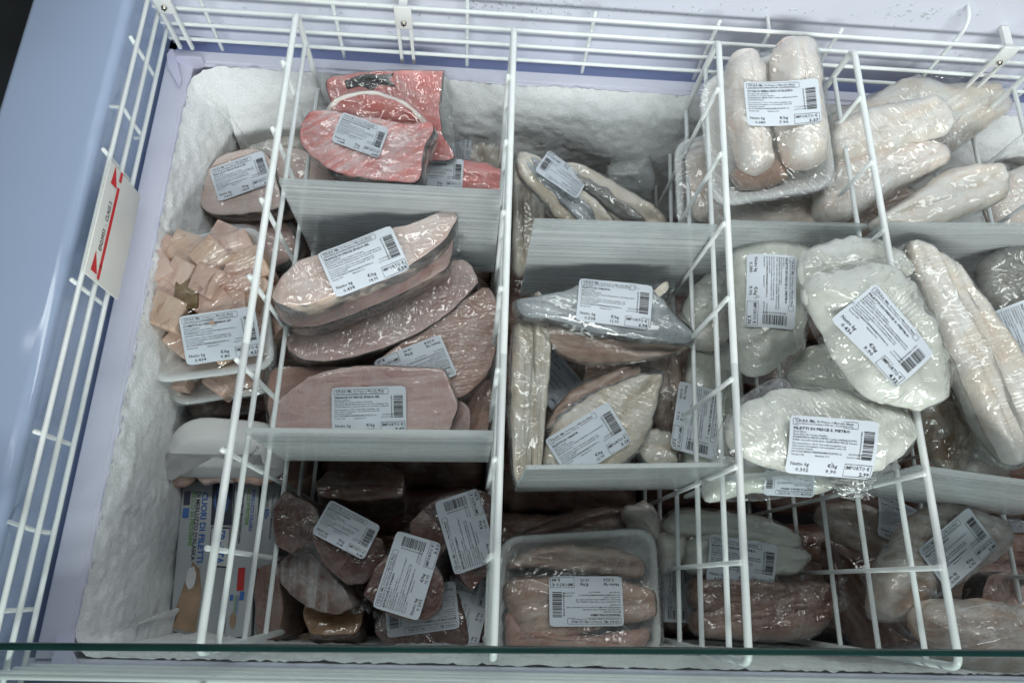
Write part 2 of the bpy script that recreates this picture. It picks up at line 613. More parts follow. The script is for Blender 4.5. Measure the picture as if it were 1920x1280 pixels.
def frame2(x0, y0, x1, y1, t, r=0.0):
    """outlined rectangle, with rounded corners if r"""
    def loop(a0, b0, a1, b1, rr):
        if rr <= 0:
            return [(a0, b0), (a1, b0), (a1, b1), (a0, b1)]
        out = []
        for cx, cy, st in ((a1 - rr, b0 + rr, -90), (a1 - rr, b1 - rr, 0), (a0 + rr, b1 - rr, 90), (a0 + rr, b0 + rr, 180)):
            for k in range(4):
                a = math.radians(st + 30 * k)
                out.append((cx + rr * math.cos(a), cy + rr * math.sin(a)))
        return out
    A, B = loop(x0, y0, x1, y1, r), loop(x0 + t, y0 + t, x1 - t, y1 - t, max(r - t, 0.0001) if r else 0)
    n = len(A)
    return A + B, [(i, (i + 1) % n, n + (i + 1) % n, n + i) for i in range(n)]


# ------------------------------------------------------------------ price labels
LINES = {
    'CUBETTI DI PESCE SPADA S/P': ['Xiphias gladius', 'Zona FAO 87 Oceano Pacifico', 'INGREDIENTI: pesce spada attrezzi da pesca ami e', 'palangari Allergeni: pesce'],
    'TRANCE DI PESCE SPADA SEL': ['Xiphias gladius', 'Zona FAO 51 Oceano Indiano Orientale', 'Ingredienti: PESCE SPADA pescato con ami e palangari. Puo', 'occasionalmente contenere tracce di: crostacei, molluschi'],
    'BISTECCHE DI TONNO': ['Thunnus albacares', 'Zona FAO 71 Oceano Pacifico', 'INGREDIENTI: TONNO. Pescato con ami e palangari', 'ALLERGENI: PESCE'],
    'FILETTI DI ORATA': ['Sparus aurata', 'Allevato in Turchia', 'Ingredienti: Orata, Acqua, Regolatore di Acidita E331', 'Allergeni: Pesce'],
    'FILETTI DI PESCE S. PIETRO': ['Zeus faber', 'Zona FAO 81 Oceano Pacifico', 'INGREDIENTI: PESCE S.PIETRO, acqua, stabilizzanti E-451,', 'E-452, con pelle senza spine. ALLERGENI: PESCE. Pescato'],
    "CUORI DI MERLUZZO D'ALASKA": ['Theragra chalcogramma', 'Zona FAO 61 Oceano Pacifico', 'INGREDIENTI: MERLUZZO, acqua, stabilizzanti E-451', 'ALLERGENI: PESCE'],
    'TRANCE DI PALOMBO': ['Mustelus mustelus', 'Zona FAO 41 Atlantico sud occidentale', 'INGREDIENTI: PALOMBO pescato con reti da imbrocco e reti', 'avvolgenti'],
    'FILETTO DI PERSICO': ['Lates niloticus', 'Zona FAO 01 Acque dolci', 'INGREDIENTI: PERSICO pescato con reti da imbrocco', 'ALLERGENI: PESCE'],
}
STORE = ['Da conservare a -18 C. Una volta scongelato non', 'deve essere ricongelato e va consumato entro 24', 'ore previa cottura']
BEST = 'DA CONSUMARSI PREFERIBILMENTE ENTRO IL'


def label_print(product, netto, kg, price, seed):
    """ink of one scale label, millimetres about its centre: (bold+large, barcode)"""
    rnd = random.Random(seed)
    P = [frame2(-37.5, 16.6, 21, 22.8, 0.35, 1.6),
         put_text('C.D.A.S. SRL', -35.6, 19.7, 3.0, True, 17.5),
         put_text('Di Franco e Marcello Mazzi', -16.5, 19.8, 2.5, False, 33),
         put_text('Case Nuove di Ceciliano 49/b Ar - Tel.0575321792', -35.6, 17.5, 2.0, False, 52),
         put_text(product, -37, 12.9, 3.1, True, min(54, len(product) * 1.95))]
    y = 10.4
    for i, s in enumerate(LINES[product]):
        P.append(put_text(s, -37, y, 2.1, False, min(58, len(s) * 1.12)))
        y -= 2.35
    y -= 0.7
    for s in STORE:
        P.append(put_text(s, -37, y, 2.1, False, len(s) * 1.02))
        y -= 2.2
    P.append(put_text(BEST, -37, y - 0.3, 2.1, False, 45))
    P.append(put_text('%02d/0%d/2022' % (rnd.randint(10, 28), rnd.randint(5, 9)), 14, y + 0.4, 1.8, False, 13))
    P.append(put_text('Tara kg. 0.00%d' % rnd.randint(0, 9), -37, y - 2.9, 2.0))
    P.append(put_text('Glassatura %d %%' % rnd.choice((10, 15, 23)), -16, y - 3.1, 2.0))
    P.append(put_text('N.LOTTO 00%d' % rnd.randint(100, 999), 13, y - 2.4, 1.8))
    P.append(put_text('Netto kg', -36.5, -17.8, 4.3, False, 17))
    P.append(put_text(netto, -31, -22.6, 4.3, False, 12))
    P.append(put_text('\u20ac/kg', -3, -17.8, 4.3, False, 9))
    P.append(put_text(kg, -4, -22.6, 4.3, False, 10))
    P.append(frame2(12.5, -24, 38.5, -13.4, 0.35))
    P.append(put_text('IMPORTO \u20ac', 13.6, -18, 4.4, False, 23))
    P.append(put_text(price, 37.3, -22.8, 4.2, True, 9.5, right=True))
    B = []
    y = -9.0
    while y < 15.5:
        wd = rnd.choice((0.32, 0.32, 0.6, 0.9))
        B.append(rect2(26.5, y, 36.5, min(y + wd, 15.8)))
        y += wd + rnd.choice((0.3, 0.35, 0.6, 0.9))
    v, f = put_text('2000000' + ''.join(rnd.choice('0123456789') for _ in range(6)), -9.0, 0, 2.2, False, 24)
    B.append(([(-(b) + 25.0, a) for a, b in v], f))
    return join_vf([([(a[0], a[1], 0) for a in vv], ff) for vv, ff in P if len(vv)]), \
        join_vf([([(a[0], a[1], 0) for a in vv], ff) for vv, ff in B if len(vv)])


LABEL_W, LABEL_H = 0.080, 0.050


def add_label(parent, bvh, frame, spec, seed):
    """stick a printed paper label on the surface under bvh (pack coordinates)"""
    cpx, epx, product, netto, kg, price = spec[:6]
    flat = len(spec) > 6 and spec[6]
    size = spec[7] if len(spec) > 7 else 1.0
    LW, LH = LABEL_W * size, LABEL_H * size
    M = frame['inv']
    o = M @ Vector(CAM)

    def hit(px):
        d = (M.to_3x3() @ Vector(ray(*px))).normalized()
        loc, nrm, i, dist = bvh.ray_cast(o, d)
        if loc is None:
            t = -o.z / d.z
            loc = o + d * t
        return loc
    c, e = hit(cpx), hit(epx)
    ux = Vector((e.x - c.x, e.y - c.y)).normalized()
    uy = Vector((-ux.y, ux.x))

    def drop(x, y):
        loc, nrm, i, dist = bvh.ray_cast(Vector((x, y, 0.3)), Vector((0, 0, -1)))
        return loc.z if loc is not None else None
    rows, zs = [], []
    for i in range(9):
        for j in range(7):
            a, b = (i / 8 - .5) * LW, (j / 6 - .5) * LH
            z = drop(c.x + ux.x * a + uy.x * b, c.y + ux.y * a + uy.y * b)
            if z is not None:
                rows.append((1, a, b, a * a, a * b, b * b))
                zs.append(z)
    if len(zs) < 8:
        co = np.array([c.z, 0, 0, 0, 0, 0])
    else:
        A = np.array(rows)
        zs = np.array(zs)
        keep = zs > np.percentile(zs, 60) - 0.02
        A, zs = A[keep], zs[keep]
        if flat:
            co = np.zeros(6)
            co[:3] = np.linalg.lstsq(A[:, :3], zs, rcond=None)[0]
        else:
            co = np.linalg.lstsq(A, zs, rcond=None)[0]
            co[3:] = np.clip(co[3:], -6, 6)
            co[:3] = np.linalg.lstsq(A[:, :3], zs - A[:, 3:] @ co[3:], rcond=None)[0]
        res = zs - A @ co
        co[0] += min(max(np.percentile(res, 98), 0), 0.011 if flat else 0.006) + 0.0006

    rs = random.Random(seed)
    curl = [rs.uniform(0, 0.0012) for _ in range(4)]

    def S(a, b, lift):
        z = co @ np.array((1, a, b, a * a, a * b, b * b))
        q = abs(a / (LW / 2)) ** 6 * abs(b / (LH / 2)) ** 6
        k = (0 if a < 0 else 1) + (0 if b < 0 else 2)
        z += curl[k] * q + 0.0003 * math.sin(a * 130 + seed) * math.cos(b * 90 + seed * 2)
        return (c.x + ux.x * a + uy.x * b, c.y + ux.y * a + uy.y * b, z + lift)
    # rounded paper rectangle
    nx, ny, V, F = 16, 10, [], []
    rad = 0.0022
    for j in range(ny + 1):
        for i in range(nx + 1):
            a, b = (i / nx - .5) * LW, (j / ny - .5) * LH
            if i in (0, nx) and j in (0, ny):
                a *= 1 - rad / LW
                b *= 1 - rad / LH
            V.append(S(a, b, 0))
    for j in range(ny):
        for i in range(nx):
            q = j * (nx + 1) + i
            F.append((q, q + 1, q + nx + 2, q + nx + 1))
    lab = mesh('price_label', V, F, 'label_paper', parent)
    big, bar = label_print(product, netto, kg, price, seed)
    for nm, (v, f), m in (('lettering', big, 'ink'), ('barcode', bar, 'ink')):
        mesh(nm, [S(a * .001 * size, b * .001 * size, 0.00022) for a, b, _ in v], f, m, lab, smooth=False)
    return lab


# ------------------------------------------------------------------ packs of fish
def catmull(P, n):
    P = np.asarray(P, float)
    m = len(P)
    k = max(2, n // m)
    out = []
    for i in range(m):
        p0, p1, p2, p3 = P[i - 1], P[i], P[(i + 1) % m], P[(i + 2) % m]
        for s in range(k):
            t = s / k
            out.append(0.5 * (2 * p1 + (p2 - p0) * t + (2 * p0 - 5 * p1 + 4 * p2 - p3) * t * t + (3 * p1 - p0 - 3 * p2 + p3) * t ** 3))
    return np.array(out)


def resample(P, n, closed=True):
    P = np.asarray(P, float)
    Q = np.vstack([P, P[:1]])
    d = np.r_[0, np.cumsum(np.linalg.norm(np.diff(Q, axis=0), axis=1))]
    s = np.linspace(0, d[-1], n, endpoint=False)
    return np.column_stack([np.interp(s, d, Q[:, k]) for k in range(2)])


def hull2(P):
    P = sorted(map(tuple, P))
    def half(Q):
        h = []
        for p in Q:
            while len(h) > 1 and (h[-1][0] - h[-2][0]) * (p[1] - h[-2][1]) - (h[-1][1] - h[-2][1]) * (p[0] - h[-2][0]) <= 0:
                h.pop()
            h.append(p)
        return h
    a, b = half(P), half(P[::-1])
    return np.array(a[:-1] + b[:-1])


def ccw(P):
    x, y = P[:, 0], P[:, 1]
    return P if np.sum(x * np.roll(y, -1) - np.roll(x, -1) * y) > 0 else P[::-1]


def plane_frame(cx, cy, z, tilt):
    P0 = atz(cx, cy, z)
    n = Vector((-tilt[0], -tilt[1], 1)).normalized()
    ux = (Vector((1, 0, 0)) - n * n.x).normalized()
    uy = n.cross(ux)
    M = Matrix(((ux.x, uy.x, n.x, P0[0]), (ux.y, uy.y, n.y, P0[1]), (ux.z, uy.z, n.z, P0[2]), (0, 0, 0, 1)))
    return {'M': M, 'inv': M.inverted()}


def to_local(fr, pts, dz=0.0):
    o = fr['inv'] @ Vector(CAM)
    R3 = fr['inv'].to_3x3()
    out = []
    for p in pts:
        d = R3 @ Vector(ray(*p))
        t = (dz - o.z) / d.z
        q = o + d * t
        out.append((q.x, q.y))
    return np.array(out)


def skeleton(b):
    """centre segment of an outline: rings shrink towards it"""
    c = b.mean(0)
    u, s, vt = np.linalg.svd(b - c, full_matrices=False)
    ax = vt[0]
    a = np.abs((b - c) @ ax).max()
    w_ = np.abs((b - c) @ vt[1]).max()
    h = max(0.0, a - w_ * 1.05)
    t = np.clip((b - c) @ ax, -h, h)
    return c + np.outer(t, ax), ax, c


def body(name, b, dz, T, mat, parent, kind='fillet', lump=0.0032, p=2.2, seed=0, nb=72, lf=28.0, bend=0.0):
    """a piece of fish: closed solid from a top-view outline, z up in pack coordinates"""
    b = ccw(resample(b, nb))
    sk, ax, c = skeleton(b)
    top, bot = T
    if kind == 'steak':
        prof = [(0.02, top), (0.25, top), (0.5, top), (0.70, top), (0.84, top), (0.92, top), (0.962, top), (0.978, top * .985), (0.990, top * .93), (1.0, top * .78),
                (1.008, top * .3), (1.010, -bot * .3), (1.004, -bot * .78), (0.985, -bot * .95), (0.93, -bot), (0.5, -bot), (0.03, -bot)]
        rimv = [0, 0, 0, 0, 0, .08, .22, .5, .9, 1, 1, 1, 1, 1, 1, 1, 1]
    else:
        ts = [0.02, .2, .38, .54, .68, .79, .88, .945, .985, 1.0]
        prof = [(t, top * max(0, 1 - t ** p) ** .68) for t in ts] + [(t, -bot * max(0, 1 - t ** p) ** .5) for t in ts[-2::-1]]
        rimv = [max(0, (t - .55) / .45) ** 2 for t in ts] + [1] * (len(ts) - 1)
    if kind == 'flat':
        ts = [0.02, .2, .38, .54, .68, .79, .88, .945, .985, 1.0]
        prof = [(t, top * max(0, 1 - t ** 4.5) ** .62) for t in ts] + [(t, -bot * max(0, 1 - t ** 4) ** .5) for t in ts[-2::-1]]
        rimv = [max(0, (t - .72) / .28) ** 2 for t in ts] + [1] * (len(ts) - 1)
    amax = np.abs((b - c) @ ax).max() + 1e-6
    V, rim, fib = [], [], []
    nrm = np.array([-ax[1], ax[0]])
    for (t, zb), rv in zip(prof, rimv):
        z = zb
        pts = sk + (b - sk) * t
        for q in pts:
            n1 = noise.noise(Vector((q[0] * lf, q[1] * lf, seed * 3.7)))
            n2 = noise.noise(Vector((q[0] * lf * 3, q[1] * lf * 3, seed * 3.7 + 9)))
            n3 = 1 - 2 * abs(noise.noise(Vector((q[0] * lf * 1.7 + 5, q[1] * lf * 1.7, seed * 1.9))))
            a_ = float((q - c) @ ax)
            if kind == 'steak':
                k = (n1 + 0.35 * n2) * lump * .6
                side = 0.9 * k * t + 0.0010 * n2 * t
            elif kind == 'flat':
                w_ = float((q - c) @ nrm)
                tp = 1 - .62 * (0.5 + 0.5 * a_ / amax) ** 2
                z = zb * tp
                groove = -.0032 * math.exp(-((w_ - .004 * math.sin(a_ * 40 + seed)) / .0045) ** 2) * (1 if zb > 0 else 0)
                k = (n1 * 1.1 + 0.55 * n2) * lump + groove + .0035 * math.sin(a_ * 55 + seed) * t * t
                side = (1.2 * n2 + 0.8 * noise.noise(Vector((q[0] * 190, q[1] * 190, seed)))) * .0022 * t
            else:
                k = (n1 * 1.2 + 0.5 * n2 + 0.7 * n3) * lump
                side = 1.1 * k * t
            zz = z + k * (1.0 if z > 0 else 0.4) - bend * a_ * a_
            d = q - c
            L = np.hypot(*d) + 1e-6
            V.append((q[0] + d[0] / L * side, q[1] + d[1] / L * side, zz + dz))
            rim.append(rv)
            fib.append((a_, float((q - c) @ nrm), zz))
    F = []
    for i in range(len(prof) - 1):
        for k in range(nb):
            k2 = (k + 1) % nb
            F.append((i * nb + k, (i + 1) * nb + k, (i + 1) * nb + k2, i * nb + k2))
    m = len(prof) - 1
    # close the two ends with a strip of quads across the thin centre ring
    for base, flip in ((0, False), (m * nb, True)):
        h = nb // 2
        for k in range(1, h):
            q = (base + k % nb, base + (k + 1) % nb, base + (nb - k) % nb, base + (nb - k + 1) % nb)
            q = (base + k - 1, base + k, base + nb - k, (base + nb - k + 1) if k > 1 else base + 0)
            q = tuple(dict.fromkeys(q))
            F.append(q if not flip else q[::-1])
    o = mesh(name, V, F, mat, parent, attrs={'rim': ('FLOAT', rim), 'fib': ('FLOAT_VECTOR', fib)})
    return o, V, F


def cube_piece(name, c, size, rot, mat, parent, seed):
    """hand-cut chunk"""
    rs = random.Random(seed)
    bm = bmesh.new()
    bmesh.ops.create_cube(bm, size=1)
    for v in bm.verts:
        v.co += Vector((rs.uniform(-.07, .07), rs.uniform(-.07, .07), rs.uniform(-.06, .06)))
    bmesh.ops.bevel(bm, geom=bm.edges[:], offset=0.07, segments=2, affect='EDGES', profile=0.6)
    M = Matrix.LocRotScale(Vector(c), rot, Vector(size))
    V = [M @ v.co for v in bm.verts]
    F = [tuple(v.index for v in f.verts) for f in bm.faces]
    bm.verts.index_update()
    F = [tuple(v.index for v in f.verts) for f in bm.faces]
    fib = [tuple(v.co * 0.03) for v in bm.verts]
    bm.free()
    mesh(name, V, F, mat, parent, attrs={'rim': ('FLOAT', [0.0] * len(V)), 'fib': ('FLOAT_VECTOR', fib)})
    return V, F


def rounded(P, r, k=6):
    """polygon with rounded corners"""
    P = np.asarray(P, float)
    out = []
    n = len(P)
    for i in range(n):
        a, b_, c = P[i - 1], P[i], P[(i + 1) % n]
        d1, d2 = (a - b_), (c - b_)
        l1, l2 = np.hypot(*d1), np.hypot(*d2)
        kk = min(r, l1 * .45, l2 * .45)
        p0, p2 = b_ + d1 / l1 * kk, b_ + d2 / l2 * kk
        for s in range(k):
            u = s / (k - 1)
            out.append((1 - u) ** 2 * p0 + 2 * u * (1 - u) * b_ + u * u * p2)
    return np.array(out)


def tray_body(b, depth, parent, nb=96):
    """white foam tray: rolled lip, sloping walls, flat floor, real thickness"""
    b = ccw(resample(b, nb))
    c = b.mean(0)
    Lr = np.linalg.norm(b - c, axis=1).mean()
    def off(d):
        # inward offset by d metres
        t = np.roll(b, -1, 0) - np.roll(b, 1, 0)
        t /= np.linalg.norm(t, axis=1)[:, None]
        nrm = np.column_stack([-t[:, 1], t[:, 0]])
        return b + nrm * d
    prof = [(.034, -depth + .003), (.026, -depth + .003), (.021, -depth + .0045), (.0095, -.003), (.0075, 0.0), (.004, .0008), (.001, 0.0), (0, -.002),
            (.001, -.0045), (.004, -.0055), (.017, -depth), (.021, -depth - .001), (.034, -depth - .001)]
    V, F = [], []
    for d, z in prof:
        for q in off(d):
            V.append((q[0], q[1], z))
    for i in range(len(prof) - 1):
        for k in range(nb):
            k2 = (k + 1) % nb
            F.append((i * nb + k, i * nb + k2, (i + 1) * nb + k2, (i + 1) * nb + k)[::-1])
    ci = len(V)
    V += [(c[0], c[1], -depth + .003), (c[0], c[1], -depth - .001)]
    m = (len(prof) - 1) * nb
    for k in range(nb):
        k2 = (k + 1) % nb
        F.append((k2, ci, k)[::-1])
        F.append((m + k, ci + 1, m + k2)[::-1])
    o = mesh('tray', V, F, 'foam', parent, crisp=50)
    return V, F


def film_over(solids, outline, rim_z, parent, mat, nb=88, gap=0.0012, seed=0, slack=14, grow=0.003, crease=0.0012):
    """cling film stretched over the pieces: rests on their tops and spans the gaps between"""
    b = ccw(resample(outline, nb))
    c0 = b.mean(0)
    b = c0 + (b - c0) * (1 + grow / np.linalg.norm(b - c0, axis=1)[:, None])
    sk, ax, c = skeleton(b)
    ts = [0.02, .12, .22, .32, .42, .51, .60, .68, .75, .81, .865, .91, .95, .98, 1.0]
    nr = len(ts)
    V, F = join_vf(solids)
    bvh = BVHTree.FromPolygons([Vector(v) for v in V], F)
    X = np.zeros((nr, nb, 2))
    Z = np.full((nr, nb), rim_z)
    for i, t in enumerate(ts):
        X[i] = sk + (b - sk) * t
        for k in range(nb):
            loc, nrm, _, _ = bvh.ray_cast(Vector((X[i, k, 0], X[i, k, 1], 0.3)), Vector((0, 0, -1)))
            if loc is not None:
                Z[i, k] = max(rim_z, loc.z)
    base = Z.copy()
    for it in range(slack):
        A = Z.copy()
        A[1:-1] = (Z[:-2] + Z[2:] + np.roll(Z, 1, 1)[1:-1] + np.roll(Z, -1, 1)[1:-1]) / 4
        A[0] = (Z[1] + np.roll(Z, 1, 1)[0] + np.roll(Z, -1, 1)[0]) / 3
        Z = np.maximum(base, A)
        Z[-1] = np.minimum(base[-1], rim_z + 0.004)
    for i in range(nr):
        for k in range(nb):
            x, y = X[i, k]
            q = noise.noise(Vector((x * 60, y * 60, seed * 5.1)))
            r_ = abs(noise.noise(Vector((x * 26 + y * 18, y * 95 - x * 20, seed * 2.3))))
            Z[i, k] += gap + crease * (0.4 * q + max(0, 0.35 - r_) * 2.0)
    Vv = [(X[i, k, 0], X[i, k, 1], Z[i, k]) for i in range(nr) for k in range(nb)]
    low = [(c0[0] + (q[0] - c0[0]) * .96, c0[1] + (q[1] - c0[1]) * .96, rim_z - .006) for q in b]
    Vv += low
    Ff = []
    for i in range(nr):
        for k in range(nb):
            k2 = (k + 1) % nb
            Ff.append((i * nb + k, (i + 1) * nb + k, (i + 1) * nb + k2, i * nb + k2))
    h = nb // 2
    for k in range(1, h):
        q = tuple(dict.fromkeys((k - 1, k, nb - k, (nb - k + 1) if k > 1 else 0)))
        Ff.append(q)
    mesh('plastic_film', Vv, Ff, mat, parent)
    return BVHTree.FromPolygons([Vector(v) for v in Vv], Ff)


def film_flap(fr, pts, parent, seed, lift=0.012, mat='film'):
    """loose gathered end of film"""
    b = to_local(fr, pts)
    n = 12
    V, F = [], []
    p00, p10, p11, p01 = b
    for j in range(n + 1):
        for i in range(n + 1):
            u, v = i / n, j / n
            q = (p00 * (1 - u) + p10 * u) * (1 - v) + (p01 * (1 - u) + p11 * u) * v
            z = lift * v * (0.4 + noise.noise(Vector((u * 7, v * 2, seed)))) + 0.004 * abs(math.sin(u * 23 + seed + v * 3)) * (0.3 + v)
            V.append((q[0] + 0.004 * noise.noise(Vector((u * 5, v * 5, seed + 3))), q[1] + 0.004 * noise.noise(Vector((u * 5, v * 5, seed + 8))), z))
    for j in range(n):
        for i in range(n):
            q = j * (n + 1) + i
            F.append((q, q + 1, q + n + 2, q + n + 1))
    mesh('film_end', V, F, mat, parent)


SEED = [100]


def pack(name, label, cat, z, tilt, pieces, labels=(), tray=None, film='film', wrap=None, rim=None, flaps=(), group=None,
         cubes=(), slack=14, crease=0.0012, grow=0.003):
    """one wrapped pack. pieces: (outline px, dz, (top, bottom), material, kind, options)"""
    allp = [p for pc in pieces for p in pc[0]] + (list(tray[0]) if tray else [])
    c = np.mean(np.array(allp, float), 0)
    fr = plane_frame(c[0], c[1], z, tilt)
    e = bpy.data.objects.new(name, None)
    col.objects.link(e)
    e.matrix_world = fr['M']
    e.empty_display_size = 0.02
    tag(e, label, cat, group)
    SEED[0] += 1
    seed = SEED[0]
    solids, hullpts = [], []
    if tray:
        b = rounded(to_local(fr, tray[0]), tray[2] if len(tray) > 2 else 0.022)
        solids.append(tray_body(b, tray[1], e))
        hullpts += list(b)
    for i, pc in enumerate(pieces):
        o_, dz, T, mat = pc[:4]
        kind = pc[4] if len(pc) > 4 else 'fillet'
        kw = dict(pc[5]) if len(pc) > 5 else {}
        nm = kw.pop('name', {'steak': 'steak'}.get(kind, 'fillet'))
        raw = to_local(fr, o_, dz)
        b = raw if kw.pop('sharp', False) else catmull(raw, 60)
        if kw.get('round'):
            b = rounded(raw, kw.pop('round'))
        ob, V, F = body(nm, b, dz, T, mat, e, kind, seed=seed + i * .37, **kw)
        solids.append((V, F))
        hullpts += list(b)
    for i, (px, dz, s, mat) in enumerate(cubes):
        q = to_local(fr, [px], dz)[0]
        rs = random.Random(seed * 31 + i)
        from mathutils import Euler
        rot = Euler((rs.uniform(-.16, .16), rs.uniform(-.16, .16), rs.uniform(0, 3.1))).to_quaternion()
        sz = [s * rs.uniform(.85, 1.1) for _ in range(3)]
        solids.append(cube_piece('fish_cube', (q[0], q[1], dz), sz, rot, mat, e, seed + i))
    if film:
        if wrap is not None:
            out = catmull(to_local(fr, wrap), 80)
        elif tray:
            out = rounded(to_local(fr, tray[0]), tray[2] if len(tray) > 2 else 0.022)
        else:
            out = hull2(hullpts)
        rz = rim if rim is not None else (0.0 if tray else min(-0.002, -0.3 * max(p[2][1] for p in pieces)))
        bvh = film_over(solids, out, rz, e, film, seed=seed, slack=slack, crease=crease, grow=grow)
    else:
        V, F = join_vf(solids)
        bvh = BVHTree.FromPolygons([Vector(v) for v in V], F)
    for k, sp in enumerate(labels):
        add_label(e, bvh, fr, sp, seed * 10 + k)
    for k, (pts, lift) in enumerate(flaps):
        film_flap(fr, pts, e, seed + k, lift)
    return e


def atx(x, y, X):
    d = ray(x, y)
    return CAM + d * (X / d[0])


# ------------------------------------------------------------------ the setting
v, f = box_vf(-6, 6, -6, 6, -0.905, -0.90)
fl = mesh('floor', v, f, 'shop_floor', None, False)
fl['kind'] = 'structure'

frz = link('chest_freezer', None)
frz.location = (0.1, 0.27, -0.9)
tag(frz, 'pale lavender plastic chest freezer, frosted inside, holding all the fish packs', 'freezer')
FZ = Matrix.Translation((-0.1, -0.27, 0.9))


def fpart(name, V, F, mat, smooth=False, kind=None):
    o = mesh(name, [FZ @ Vector(a) for a in V], F, mat, frz, smooth, crisp=0 if kind else 32)
    if kind:
        o['kind'] = kind
    return o


def extrude(name, prof, axis, a0, a1, mat, seg=1, smooth=True):
    """profile of (horizontal, z) points drawn along x or y"""
    V, F = [], []
    n = len(prof)
    for s in range(seg + 1):
        a = a0 + (a1 - a0) * s / seg
        for h, z in prof:
            V.append((h, a, z) if axis == 'y' else (a, h, z))
    for s in range(seg):
        for i in range(n - 1):
            q = (s * n + i, s * n + i + 1, (s + 1) * n + i + 1, (s + 1) * n + i)
            F.append(q if axis == 'x' else q[::-1])
    return fpart(name, V, F, mat, smooth)


def arc(cx, cz, r, a0, a1, k=6):
    return [(cx + r * math.cos(math.radians(a0 + (a1 - a0) * i / k)), cz + r * math.sin(math.radians(a0 + (a1 - a0) * i / k))) for i in range(k + 1)]


extrude('end_panel', [(-.4945, -.90)] + arc(-.4865, -.030, .008, 180, 95, 6) + [(-.44, -.0205)] + arc(-.399, -.031, .011, 90, 0, 8) + [(-.3885, -.123)], 'y', -.45, 1.0, 'cap_plastic')
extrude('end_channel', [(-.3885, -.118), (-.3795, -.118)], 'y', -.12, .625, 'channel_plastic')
extrude('end_rim', [(-.380, -.122)] + arc(-.3785, -.1025, .0018, 180, 80, 4) + [(-.356, -.103), (-.3545, -.1055), (-.352, -.1055)] + arc(-.352, -.108, .002, 90, 0, 4) + [(-.350, -.13), (-.352, -.55)], 'y', -.07, .5985, 'rim_plastic')
extrude('back_panel', [(.640, .40), (.6265, -.02), (.625, -.119)], 'x', -.41, 1.25, 'liner_plastic')
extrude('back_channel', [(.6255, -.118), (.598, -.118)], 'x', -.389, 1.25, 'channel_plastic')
extrude('back_rim', [(.5985, -.121)] + arc(.5965, -.1025, .002, 0, 90, 4) + [(.586, -.1015), (.585, -.104), (.5825, -.1040)] + arc(.5825, -.106, .002, 90, 180, 4) + [(.5805, -.13), (.5825, -.55)], 'x', -.3795, 1.25, 'rim_plastic')
extrude('front_rim', [(-.072, -.55), (-.070, -.13)] + arc(-.0715, -.106, .0015, 0, 90, 4) + [(-.0722, -.104), (-.0728, -.1015), (-.088, -.1015), (-.089, -.119), (-.105, -.119), (-.1055, -.034), (-.12, -.02), (-.25, -.02), (-.255, -.9)], 'x', -.388, 1.25, 'rim_plastic')
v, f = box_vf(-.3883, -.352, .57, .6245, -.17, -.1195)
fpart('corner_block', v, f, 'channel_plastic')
v, f = box_vf(-.353, 1.2, -.073, .584, -.56, -.55)
fpart('freezer_floor', v, f, 'outer_metal')


def plate(name, pxs, fn, thick, mat):
    P = [Vector(fn(*p)) for p in pxs]
    n = (P[1] - P[0]).cross(P[2] - P[0]).normalized()
    if n.dot(Vector(CAM) - P[0]) < 0:
        n = -n
    k = len(P)
    V = [p + n * thick for p in P] + P
    F = [tuple(range(k)), tuple(range(2 * k - 1, k - 1, -1))] + [(i, i + k, (i + 1) % k + k, (i + 1) % k) for i in range(k)]
    return V, F


V, F = plate('corner_bracket', [(327, 66), (380, 71), (386, 83), (383, 100), (321, 97)], lambda x, y: aty(x, y, .6235), .0015, 0)
fpart('corner_bracket', V, F, 'bracket_plastic')
V, F = plate('corner_bracket', [(331, 104), (378, 107), (383, 117), (380, 139), (336, 150)], lambda x, y: aty(x, y, .581), .0022, 0)
fpart('corner_bracket', V, F, 'bracket_plastic')
V, F = plate('corner_bracket', [(314, 104), (324, 94), (330, 104), (341, 152), (337, 165), (316, 128)], lambda x, y: atz(x, y, -.0995), .0022, 0)
fpart('corner_bracket', V, F, 'bracket_plastic')
V, F = plate('corner_bracket', [(106, 1200), (110, 1188), (143, 1183), (138, 1222), (150, 1246), (196, 1244), (178, 1256), (95, 1258)], lambda x, y: atz(x, y, -.099), .0022, 0)
fpart('corner_bracket', V, F, 'bracket_plastic')

# snow on the inner walls, one sheet round the corners
path = []


def seg_pts(a, b, step=.0045):
    n = max(1, int((Vector(b) - Vector(a)).length / step))
    return [(a[0] + (b[0] - a[0]) * i / n, a[1] + (b[1] - a[1]) * i / n) for i in range(n)]


def corner_pts(cx, cy, r, a0, a1, k):
    return [(cx + r * math.cos(math.radians(a0 + (a1 - a0) * i / k)), cy + r * math.sin(math.radians(a0 + (a1 - a0) * i / k))) for i in range(k)]


